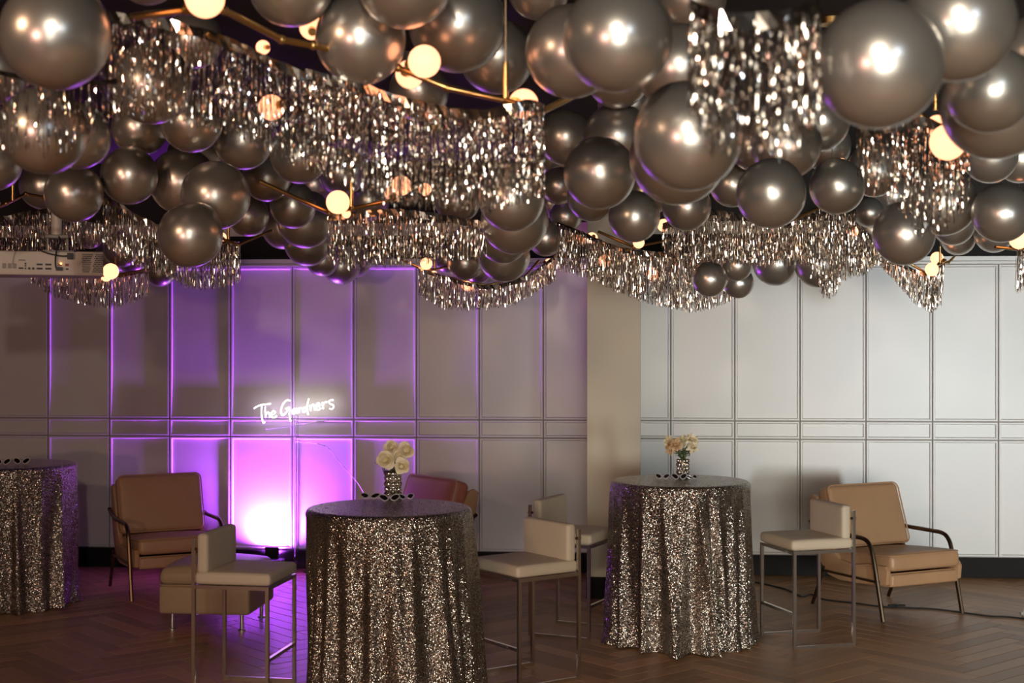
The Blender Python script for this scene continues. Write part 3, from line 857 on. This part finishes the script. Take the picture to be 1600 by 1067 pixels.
for (x, y) in ((41, 412), (41, 415.5), (41, 419.5), (46.5, 419.5), (52.5, 419.5)):
    MB().tube([pp(x, y, .010), pp(x, y, .002)], (1.3 if x < 46 else 1.9) * k, n=12).build('round_port', 'rubber', t)
for (x, y) in ((62, 413), (75, 413), (62, 419.5), (75, 419.5)): pbox('video_port', x - 4.5, x + 4.5, y - 1.4, y + 1.4, 'rubber')
pbox('slot_port', 31, 38, 418, 420.5, 'rubber'); pbox('socket', 90, 95, 411, 415, 'red'); pbox('socket', 100, 105.5, 411, 415, 'red'); pbox('socket', 101, 105, 418.5, 421, 'rubber')
MB().sphere(pp(93.8, 411.3, .0), 1.7 * k, 10, 8).build('status_lamp', 'amber', t)
pbox('plug', 103, 112, 394.5, 404, 'rubber', .03); pbox('plug', 86, 96, 417, 422, 'rubber', .03)
MB().tube(bez([pp(56, 385, .10), pp(60, 388, .02), pp(67, 393, -.01), pp(80, 397, -.012), pp(95, 399.5, -.012), pp(104, 399, -.01)], 5), 1.1 * k, n=8).build('cable', 'rubber', t)
MB().tube(bez([pp(91, 368, .06), pp(93, 376, .02), pp(89, 385, -.01), pp(86, 398, -.016), pp(85.5, 412, -.016), pp(87, 419, -.012), pp(92, 420, -.01)], 5), 1.2 * k, n=8).build('cable', 'rubber', t)
MB().tube(bez([pp(24, 389, .02), pp(27, 391, .0), pp(24, 400, -.004), pp(22, 413, -.004)], 5), .4 * k, n=6).build('thin_wire', 'grey', t)
MB().lathe([(8.5 * k, 0), (8.5 * k, CEIL - at(0, 366, PD).z)], tuple(pp(88, 366, .22)), n=20).build('mount_pole', 'white', t)
MB().rbox(tuple(pp(88, 366, .22)), (36 * k, .16, 6 * k), .006, nf=2).build('mount_bracket', 'grey', t)
for x in (74, 104): MB().box(tuple(pp(x, 380, .22)), (3 * k, .12, 26 * k)).build('mount_strut', 'grey', t, smooth=False)
MB().box(tuple(pp(88, 391, .22)), (52 * k, .18, 5 * k)).build('mount_plate', 'grey', t, smooth=False)

# ------------------------------------------------------------------ chandeliers
def make_chandelier(label, stem, arms, globes, d0, rb=.0085):
    base = at(stem[0], stem[1], d0)
    t = empty('chandelier', base, YAW); tag(t, label, 'chandelier', 'brass globe chandeliers')
    Ri = Matrix.Rotation(-YAW, 3, 'Z')
    def loc(px, py, d): return Ri @ (at(px, py, d) - base)
    for a in arms:
        pts = [loc(*p) for p in a]
        MB().tube(pts, rb, n=10).build('arm', 'brass', t)
        for p in pts[1:-1]:
            MB().sphere(p, rb * 1.35, 10, 8).build('joint', 'brass', t)
    hz = CEIL - base.z
    MB().tube([(0, 0, -.004), (0, 0, .11)], [.0085, .0075], n=10).build('stem', 'brass', t)
    MB().tube([(0, 0, .10), (0, 0, hz - .02)], .0022, n=6).build('cable', 'bronze', t)
    MB().lathe([(.06, hz - .03), (.06, hz - .001)], n=20).build('canopy', 'brass', t)
    for (px, py, rp, d) in globes:
        r = rp * d / F; c = loc(px, py, d)
        g = MB().sphere(c, r, 24, 16).build('globe', 'globe', t)
        # socket cup on the side that meets the nearest arm
        best = None
        for a in arms:
            for p in a:
                q = loc(*p)
                if best is None or (q - c).length < (best - c).length: best = q
        v = (best - c)
        if v.length > 1e-4:
            v.normalize(); MB().tube([c + v * r * .93, c + v * (r + .022)], r * .35, n=10).build('socket', 'brass', g)
    return t
make_chandelier('large brass chandelier nearest the camera, its arms running over the long silver fringe', (790, 157), [
    [(790, 157, 4.1), (700, 138, 4.15), (622, 106, 4.1), (490, 71, 3.95), (440, 62, 3.9), (350, 16, 3.75), (290, 16, 3.65), (205, 27, 3.55)],
    [(790, 157, 4.1), (845, 175, 4.0), (900, 148, 4.15)]],
    [(663, 96, 25.5, 4.02), (640, 116, 22, 4.25), (818, 162, 23, 4.2), (320, -3, 31, 3.6), (487, 43, 19, 4.15), (411, 74, 11, 4.3), (424, 168, 20, 4.5)], 4.1, .0095)
make_chandelier('brass chandelier with two bright globes left of centre, before the middle fringe', (549, 325), [
    [(405, 283, 5.5), (515, 333, 5.62), (549, 326, 5.7), (612, 313, 5.8), (655, 288, 5.9)]],
    [(528, 316, 18.5, 5.55), (541, 334, 7, 5.7), (627, 290, 15.5, 5.72), (613, 302, 12.5, 5.9), (664, 296, 10, 6.0)], 5.7)
make_chandelier('far brass chandelier low over the purple wall beside the pillar', (679, 421), [
    [(627, 405, 9.7), (658, 420, 9.8), (690, 431, 9.9), (760, 446, 10.0), (820, 432, 10.0), (842, 407, 10.1)], [(658, 420, 9.8), (679, 421, 9.9), (725, 412, 10.1)]],
    [(666, 412, 9.5, 9.75), (678, 428, 5, 9.85), (730, 447, 8, 9.95), (1e3 - 142, 412, 8, 10.2)], 9.9)
make_chandelier('small far chandelier with a pair of globes above the right lounge chair', (1469, 410), [
    [(1422, 412, 9.6), (1448, 427, 9.6), (1467, 412, 9.7), (1482, 410, 9.8), (1491, 401, 9.9)]],
    [(1456, 421, 10.5, 9.5), (1464, 403.5, 10, 9.85)], 9.7)
make_chandelier('near right chandelier glowing through the fringe under the huge balloons', (1462, 170), [
    [(1350, 195, 4.45), (1440, 182, 4.4), (1475, 200, 4.35), (1525, 240, 4.4)]],
    [(1481, 222, 28, 4.12), (1464, 197, 17, 4.4)], 4.4)
make_chandelier('far left chandelier glowing beside the projector', (180, 428), [
    [(120, 424, 9.2), (150, 431, 9.2), (180, 430, 9.3), (235, 420, 9.4)]], [(173, 424, 12.5, 9.1), (166, 432, 8, 9.3)], 9.3)
make_chandelier('far chandelier with a forked arm under the left balloon cluster', (357, 378), [
    [(335, 368, 8.3), (372, 383, 8.4), (425, 360, 8.5)], [(285, 392, 8.2), (357, 378, 8.4)]], [(346, 371, 8, 8.6)], 8.4)
make_chandelier('chandelier behind the upper left balloons above the projector', (20, 312), [
    [(-40, 338, 6.9), (10, 318, 7.0), (40, 303, 7.1), (75, 310, 7.2)]], [(-14, 318, 13, 6.8)], 7.0)
make_chandelier('chandelier at the right edge with a globe under the last balloons', (1592, 390), [
    [(1555, 386, 7.9), (1592, 390, 8.0), (1650, 380, 8.1)]], [(1592, 374, 15, 7.9)], 8.0)
make_chandelier('chandelier hidden in gold lit fringe right of the pillar', (1000, 372), [
    [(935, 362, 8.3), (990, 386, 8.4), (1060, 372, 8.5), (1115, 338, 8.6)]], [(998, 379, 9, 8.25), (1037, 352, 10, 8.7), (925, 372, 9, 8.5), (945, 408, 10, 9.1), (1020, 428, 10, 9.2)], 8.4)
make_chandelier('chandelier glowing between the right balloons above the ragged fringe', (1300, 320), [
    [(1235, 345, 6.5), (1290, 320, 6.6), (1340, 290, 6.7)]], [(1314, 258, 11, 7.3), (1332, 362, 9, 7.0)], 6.6)

# ------------------------------------------------------------------ foil fringe
def make_fringe(label, path, bottoms, dens=240, width=.0045, thick=.05, seed=0, ragged=.06, header=.022):
    rnd = random.Random(seed)
    P = [at(*p) for p in path]; base = P[len(P) // 2].copy()
    t = empty('foil_fringe_curtain', base); tag(t, label, 'fringe', 'silver foil fringe swags')
    pts = bez(P, 16); seg = [(pts[i + 1] - pts[i]).length for i in range(len(pts) - 1)]; total = sum(seg)
    prm = []
    for i, p in enumerate(path): prm.append(i)
    pxs = [p for p in bez([(q[0], q[1], q[2]) for q in path], 16)]
    def sample(s):
        acc = 0
        for i, l in enumerate(seg):
            if acc + l >= s or i == len(seg) - 1:
                f = min(1, max(0, (s - acc) / l)) if l > 0 else 0
                return pts[i].lerp(pts[i + 1], f), pxs[i].lerp(pxs[i + 1], f)
            acc += l
    def bottom(px):
        b = bottoms
        if px <= b[0][0]: return b[0][1]
        for (x0, y0), (x1, y1) in zip(b[:-1], b[1:]):
            if x0 <= px <= x1: return y0 + (y1 - y0) * (px - x0) / (x1 - x0)
        return b[-1][1]
    # crumpled header band
    mb = MB(); n = max(10, int(total / .02)); vs = []; fs = []
    for i in range(n + 1):
        p, _ = sample(total * i / n); p = p - base
        j = Vector((rnd.uniform(-1, 1), rnd.uniform(-1, 1), rnd.uniform(-1, 1))) * .003
        vs += [p + Vector((0, .012, .006)) + j, p + Vector((0, -.012, .008)) + j.zxy, p + Vector((0, -.016, -header)) + j.yzx]
    for i in range(n): 
        a = 3 * i; fs += [(a, a + 1, a + 4, a + 3), (a + 1, a + 2, a + 5, a + 4)]
    mb.add(vs, fs).build('header_band', 'foil', t, smooth=False)
    mb = MB(); cnt = int(total * dens)
    for c in range(cnt):
        p, q = sample(total * (c + rnd.random()) / cnt)
        px = q.x; py = q.y; d = q.z
        ln = (bottom(px) - py) * d / F * (1 - ragged * rnd.random() ** 2 * 2.5) + rnd.uniform(-.01, .006)
        if ln < .03: continue
        p = p - base + Vector((rnd.uniform(-.004, .004), rnd.uniform(-thick, thick) * .5, -.004))
        ns = max(5, int(ln / max(.010, d * .0024))); w = width * rnd.uniform(.7, 1.3)
        a = rnd.uniform(0, math.pi); lean = Vector((rnd.gauss(0, .018), rnd.gauss(0, .03), 0))
        o0 = len(mb.v); cur = p.copy()
        for s in range(ns + 1):
            dr = Vector((math.cos(a), math.sin(a), rnd.uniform(-.30, .30)))
            mb.v += [tuple(cur - dr * w / 2), tuple(cur + dr * w / 2)]
            a += rnd.uniform(-.75, .75)
            cur = cur + lean * (ln / ns) + Vector((rnd.uniform(-.0009, .0009), rnd.uniform(-.0022, .0022), -ln / ns))
        for s in range(ns):
            k = o0 + 2 * s; mb.f.append((k, k + 1, k + 3, k + 2))
    o = mb.build('strands', 'foil', t, smooth=False); o['kind'] = 'stuff'
    return t
FR = [
 ('long silver fringe running left from behind the huge corner balloon', [(160, 22, 3.75), (260, 35, 3.8), (340, 58, 3.85), (410, 88, 3.95), (480, 118, 4.0)], [(160, 180), (240, 190), (330, 200), (400, 228), (480, 265)], 300, .0042),
 ('widest silver fringe hanging in the centre from the nearest chandelier', [(478, 112, 4.0), (560, 132, 4.05), (620, 152, 4.1), (720, 176, 4.0), (790, 170, 3.95), (825, 160, 3.95), (852, 168, 4.0)], [(478, 262), (530, 285), (600, 318), (660, 325), (760, 330), (820, 318), (852, 300)], 500, .0045),
 ('thin silver fringe strands over the pale balloons at the left edge', [(-20, 110, 3.6), (60, 128, 3.65), (130, 132, 3.7), (185, 130, 3.75)], [(-20, 235), (60, 245), (110, 240), (150, 205), (185, 190)], 120, .005),
 ('blurred silver fringe nearest the lens between the big right balloons', [(1076, 2, 2.55), (1110, 20, 2.5), (1165, 30, 2.5), (1230, 24, 2.5), (1282, 6, 2.55)], [(1070, 165), (1085, 205), (1120, 248), (1180, 245), (1240, 242), (1282, 200)], 330, .0042),
 ('silver fringe under the huge right balloons, lit by a globe behind it', [(1340, 205, 4.35), (1400, 195, 4.3), (1450, 190, 4.3), (1512, 238, 4.2)], [(1340, 275), (1375, 305), (1400, 320), (1440, 368), (1475, 365), (1512, 320)], 300, .0045),
 ('dense silver fringe left of centre under the twin globe chandelier', [(512, 338, 5.75), (560, 333, 5.8), (620, 330, 5.85), (690, 338, 5.9), (760, 350, 6.0)], [(512, 408), (545, 420), (620, 416), (690, 408), (760, 400)], 420, .0048),
 ('silver fringe above the projector at the left edge', [(-30, 350, 8.5), (30, 335, 8.6), (80, 328, 8.6), (112, 338, 8.7), (168, 345, 8.7)], [(-30, 400), (100, 396), (168, 380)], 330, .007),
 ('sloping silver fringe dropping right between the left balloons', [(162, 312, 6.6), (185, 318, 6.6), (215, 338, 6.65), (250, 356, 6.7), (275, 385, 6.8)], [(162, 380), (190, 405), (220, 422), (250, 428), (275, 432)], 420, .0055),
 ('pinkish fringe hanging below the projector against the purple wall', [(48, 408, 9.3), (110, 420, 9.35), (170, 430, 9.4), (232, 420, 9.5)], [(48, 440), (80, 462), (130, 475), (175, 483), (215, 470), (232, 458)], 330, .0065),
 ('short silver fringe swag below the left balloon cluster', [(268, 398, 8.3), (300, 395, 8.35), (340, 380, 8.4), (374, 380, 8.5)], [(268, 435), (290, 448), (320, 453), (350, 448), (374, 440)], 420, .0065),
 ('far silver fringe swag under the centre balloons beside the pillar', [(654, 418, 9.75), (690, 431, 9.85), (760, 447, 9.95), (820, 433, 9.95), (868, 400, 10.1)], [(654, 460), (690, 482), (730, 485), (800, 478), (840, 455), (868, 438)], 420, .0065),
 ('wide golden lit fringe swag across the pillar', [(870, 348, 8.6), (905, 362, 8.5), (960, 385, 8.4), (1010, 394, 8.5), (1080, 398, 8.6), (1150, 400, 8.7)], [(870, 420), (920, 435), (970, 458), (1030, 478), (1080, 488), (1120, 480), (1150, 465)], 480, .0062),
 ('silver fringe between the mid right balloons, right of the pillar', [(1035, 352, 7.0), (1080, 338, 7.0), (1115, 330, 7.05), (1170, 340, 7.1), (1240, 352, 7.2)], [(1035, 395), (1080, 408), (1140, 412), (1240, 416)], 420, .0055),
 ('ragged silver fringe with long tail above the right stool', [(1236, 345, 6.8), (1275, 328, 6.8), (1310, 325, 6.85), (1338, 330, 6.9)], [(1236, 405), (1265, 415), (1285, 462), (1298, 466), (1312, 440), (1338, 430)], 480, .0055),
 ('small fringe fan left of the round dark balloon on the right', [(1330, 345, 7.4), (1350, 360, 7.4), (1372, 385, 7.5), (1385, 400, 7.6)], [(1330, 430), (1350, 430), (1370, 412), (1385, 408)], 420, .006),
 ('pointed silver fringe swag with two globes, far right', [(1376, 405, 9.55), (1405, 412, 9.6), (1445, 427, 9.6), (1475, 412, 9.7)], [(1376, 415), (1400, 440), (1430, 475), (1455, 488), (1470, 475), (1475, 430)], 520, .0065),
 ('narrow fringe strip hanging at the right edge', [(1590, 382, 7.9), (1600, 384, 7.95), (1620, 386, 8.0)], [(1584, 440), (1590, 458), (1600, 450), (1620, 440)], 300, .006),
]
for i, (lab, path, bots, dens, wd) in enumerate(FR):
    make_fringe(lab, path, bots, dens * 1.25, wd * .62, seed=100 + i, header=.006 if i == 2 else .022)

# ------------------------------------------------------------------ balloons
# (px, py, radius px, depth factor, label)
BAL = [
 (87, 54, 86, 1.0, 'huge pearl grey balloon in the top left corner'),
 (-8, 108, 55, 1.25, 'grey balloon cut by the left edge, under the huge corner balloon'),
 (68, 203, 69, 1.0, 'pale grey balloon behind thin fringe strands at the left edge'),
 (122, 213, 52, 1.0, 'grey balloon peeking right of the pale balloon behind fringe strands'),
 (-12, 252, 47, 1.05, 'grey balloon cut by the left edge, below the fringe strands'),
 (218, 200, 44, 1.0, 'brown grey balloon under the long left fringe, left of three in a row'),
 (237, 130, 64, 1.18, 'large balloon seen through the long left fringe'),
 (299, 190, 49, 1.0, 'balloon under the long left fringe, middle of three in a row'),
 (380, 219, 47, 1.02, 'balloon under the long left fringe, right of three in a row'),
 (230, -42, 50, .72, 'balloon at the top edge right of the huge corner balloon'),
 (302, 62, 46, 1.05, 'dark balloon behind the brass arm above the long left fringe'),
 (455, -26, 68, .95, 'balloon at the top edge, left of the upper middle pair'),
 (563, 60, 72, 1.0, 'shiny round balloon left of the globe in the upper middle'),
 (632, -32, 77, 1.05, 'balloon cut by the top edge above the upper middle globe'),
 (602, 58, 55, 1.45, 'amber lit balloon rim behind the shiny round balloon'),
 (714, 36, 78, 1.25, 'balloon with two amber reflections right of the upper middle globe'),
 (776, 88, 60, 1.3, 'balloon behind the hanging chandelier cable'),
 (893, 80, 74, 1.05, 'left balloon of the big pair in the upper centre'),
 (964, 58, 87, .95, 'right balloon of the big pair in the upper centre, with bright highlight'),
 (842, -18, 50, 1.0, 'dark balloon at the top edge above the chandelier cable'),
 (655, 142, 48, 1.25, 'balloon just below the upper middle globe, above the widest fringe'),
 (1062, 105, 70, 1.05, 'balloon tucked right of the big upper centre pair, beside the blurred fringe'),
 (1080, -4, 56, 1.1, 'balloon at the top edge above the blurred near fringe'),
 (966, 120, 50, 1.0, 'brownish balloon rim just below the big upper centre pair'),
 (985, 160, 52, 1.05, 'pink edged balloon second below the big upper centre pair'),
 (965, 215, 55, 1.1, 'plain taupe balloon left of the large balloon below the blurred fringe'),
 (1074, 212, 86, 1.0, 'large matte taupe balloon below the blurred near fringe'),
 (1060, 244, 77, 1.15, 'large balloon directly beneath the large matte taupe balloon'),
 (1280, 189, 48, 1.1, 'balloon at the lower right corner of the blurred near fringe'),
 (1180, 225, 43, 1.1, 'brown balloon right of the large matte taupe balloon'),
 (1228, 226, 56, 1.2, 'wide brown balloon below the blurred near fringe'),
 (1290, 228, 40, 1.15, 'small shiny balloon under the left side of the biggest right balloon'),
 (1373, 100, 102, .95, 'biggest balloon on the right, centre of the upper right group'),
 (1496, 37, 91, .85, 'glossy balloon above right of the biggest right balloon'),
 (1546, 140, 69, .80, 'balloon beneath the glossy upper right balloon, with white highlight'),
 (1556, 164, 86, 1.05, 'matte balloon beneath the upper right stack, beside the near right globe'),
 (1622, 86, 64, .9, 'dark balloon cut by the right edge near the top'),
 (1547, 244, 43, 1.1, 'dark red brown balloon right of the near right globe'),
 (1594, 246, 40, 1.1, 'dark balloon with purple rim at the right edge, mid height'),
 (116, 302, 46, 1.0, 'round balloon just above the projector'),
 (68, 290, 38, 1.2, 'dim balloon tucked left behind the balloon above the projector'),
 (202, 274, 45, 1.0, 'shiny round balloon right of the one above the projector'),
 (285, 283, 52, 1.2, 'wide balloon behind the shiny round one, left cluster'),
 (304, 243, 43, 1.0, 'balloon hanging over the middle of the left cluster'),
 (337, 305, 55, 1.12, 'large plain balloon at the right of the left cluster'),
 (298, 367, 51, 1.0, 'lowest large balloon of the left cluster, above the short fringe swag'),
 (388, 337, 33, .95, 'small balloon right of the left cluster above the forked arm'),
 (417, 276, 39, 1.05, 'dim balloon behind the end of the long brass arm'),
 (458, 320, 37, 1.0, 'dark shiny balloon under the long brass arm'),
 (478, 343, 45, 1.35, 'balloon below the dark shiny one under the brass arm'),
 (443, 356, 34, 1.2, 'purple rimmed balloon at the left of the hanging bunch left of centre'),
 (481, 378, 38, 1.25, 'taupe balloon in the hanging bunch left of the dense fringe'),
 (504, 405, 27, 1.0, 'small balloon low in the hanging bunch over the purple wall'),
 (533, 414, 31, 1.15, 'lowest balloon of the hanging bunch over the purple wall'),
 (555, 409, 25, 1.0, 'small balloon at the right of the hanging bunch under the dense fringe'),
 (492, 288, 35, 1.3, 'dark balloon behind the long brass arm, right of its end'),
 (468, 240, 47, 1.0, 'balloon seen through the bottom of the widest fringe, left end'),
 (535, 268, 38, 1.4, 'dark balloon behind the widest fringe above the twin globes'),
 (577, 312, 33, 1.3, 'amber lit balloon between the twin globes of the middle chandelier'),
 (715, 312, 37, 1.05, 'dark balloon peeking below the centre of the widest fringe'),
 (799, 308, 53, 1.0, 'upper balloon of the stacked centre column below the widest fringe'),
 (804, 343, 54, 1.15, 'second balloon of the stacked centre column'),
 (787, 372, 40, 1.0, 'third balloon of the stacked centre column'),
 (788, 400, 41, 1.18, 'lowest balloon of the stacked centre column'),
 (727, 409, 29, 1.0, 'shiny small balloon left of the foot of the centre column'),
 (732, 374, 26, 1.0, 'tiny dark balloon above the shiny one at the centre column foot'),
 (699, 405, 22, .95, 'tiny dim balloon behind the far chandelier globe'),
 (746, 424, 21, .95, 'tiny balloon at the bottom between shiny balloon and centre column'),
 (853, 372, 29, 1.0, 'small golden balloon right of the centre column'),
 (884, 338, 26, .9, 'small balloon above right of the golden one by the centre column'),
 (873, 290, 30, 1.0, 'balloon between the widest fringe and the shiny centre right balloon'),
 (862, 318, 23, .95, 'tiny balloon tucked right of the stacked centre column'),
 (937, 270, 58, 1.0, 'shiny large balloon right of centre, above the golden fringe'),
 (925, 307, 40, 1.0, 'balloon below the shiny large balloon right of centre'),
 (884, 215, 44, 1.15, 'dark round balloon right of the top of the widest fringe'),
 (866, 247, 32, 1.1, 'dim balloon under the dark round one beside the widest fringe'),
 (991, 338, 41, .95, 'dark balloon with purple rim over the golden fringe'),
 (1012, 300, 38, 1.05, 'balloon with soft highlight between the large taupe and purple rimmed ones'),
 (1073, 322, 39, .95, 'balloon under the two large taupe balloons, right of the golden fringe'),
 (1144, 288, 36, .95, 'brown balloon with blue glint right of the large taupe pair'),
 (1205, 302, 55, 1.0, 'large balloon above the right fringe, centre of the right cluster'),
 (1109, 436, 28, .78, 'dark round balloon of the low trio right of the pillar'),
 (1151, 414, 25, .70, 'upper right balloon of the low trio right of the pillar'),
 (1153, 441, 25, .74, 'lower right shiny balloon of the low trio right of the pillar'),
 (1212, 410, 37, 1.25, 'plain balloon below the right fringe against the white wall'),
 (1279, 412, 38, 1.25, 'balloon behind the ragged fringe tail against the white wall'),
 (1106, 398, 23, .95, 'tiny balloon behind the golden fringe above the low trio'),
 (1308, 291, 44, 1.0, 'shiny amber lit balloon above the ragged fringe'),
 (1366, 265, 43, 1.1, 'balloon behind the left of the globe lit fringe'),
 (1358, 332, 24, .85, 'small dark balloon right of the shiny amber lit one'),
 (1362, 358, 27, 1.0, 'purple tinged balloon beneath the small dark one on the right'),
 (1412, 365, 49, .98, 'large dark balloon above the pointed far right fringe'),
 (1474, 317, 52, 1.15, 'balloon behind the tail of the globe lit fringe'),
 (1490, 351, 33, 1.0, 'half hidden balloon above the far right pair of globes'),
 (1497, 372, 27, .95, 'small gold tinged balloon just above the far right pair of globes'),
 (1553, 364, 31, 1.05, 'low balloon under the big dark one near the right edge'),
 (1565, 332, 47, 1.0, 'big dark balloon near the right edge at mid height'),
 (1393, 305, 32, 1.2, 'brown balloon deep behind the globe lit fringe'),
 (140, 364, 25, .85, 'dark balloon right of the projector mount'),
 (190, 389, 29, 1.0, 'balloon right of the projector behind the sloping fringe'),
 (207, 405, 24, .95, 'purple rimmed balloon right of the projector above the pink fringe'),
 (250, 423, 25, .95, 'small lowest balloon of the left side over the purple wall'),
 (170, 400, 22, .9, 'tiny purple balloon peeking beside the projector vent'),
]
nm, nn = 26, 40
prof = []
for i in range(nm + 1):
    th = math.pi * i / nm
    z = math.cos(th); r = math.sin(th)
    if z < 0: r *= 1 - .10 * (-z) ** 1.6; z *= 1 + .10 * (-z) ** 2
    prof.append((max(r, .028), z))
prof = prof[:-1] + [(.030, -1.10), (.030, -1.13), (.055, -1.17), (.050, -1.185), (.01, -1.185)]
prof[0] = (.001, 1.0)
BM = MB().lathe(prof, n=nn).mesh('balloon', angle=75); BM.materials.append(M['balloon'])
B = []
for (px, py, rp, kf, lab) in BAL:
    d = max(2.3, min(10.7, .127 * F / rp * kf)); B.append([px, py, rp, d, lab])
def geo(b):
    p = at(b[0], b[1], b[3]); return p, b[2] * b[3] / F
def dmax(b): return min(11.0, 1.42 * F / max(1, 533.5 - b[1] + b[2]))
for it in range(260):
    moved = 0
    G = [geo(b) for b in B]
    for i in range(len(B)):
        for j in range(i):
            (pi, ri), (pj, rj) = G[i], G[j]
            gap = (pi - pj).length - .985 * (ri + rj)
            if gap < 0:
                k = i if B[i][3] > B[j][3] else j
                o = j if k == i else i
                if B[k][3] < dmax(B[k]): B[k][3] = min(dmax(B[k]), B[k][3] + min(.05, -gap + .004))
                if B[k][3] > dmax(B[k]) - .3 or it > 60: B[o][3] = max(2.2, B[o][3] - min(.03, -gap))
                moved += 1
    if not moved: break
print('balloon relax', it, moved, max(b[3] for b in B))
rnd = random.Random(5)
for b in B:
    p, r = geo(b)
    o = bpy.data.objects.new('balloon', BM); C.objects.link(o); o.location = p
    away = Vector((rnd.uniform(-.5, .5), .75, .75 + rnd.uniform(-.4, .4))).normalized()
    o.rotation_euler = (-away).to_track_quat('Z', 'Y').to_euler()
    s = r * .985
    o.scale = (s, s, s * rnd.uniform(1.0, 1.05))
    tag(o, b[4], 'balloon', 'pearl grey balloons')
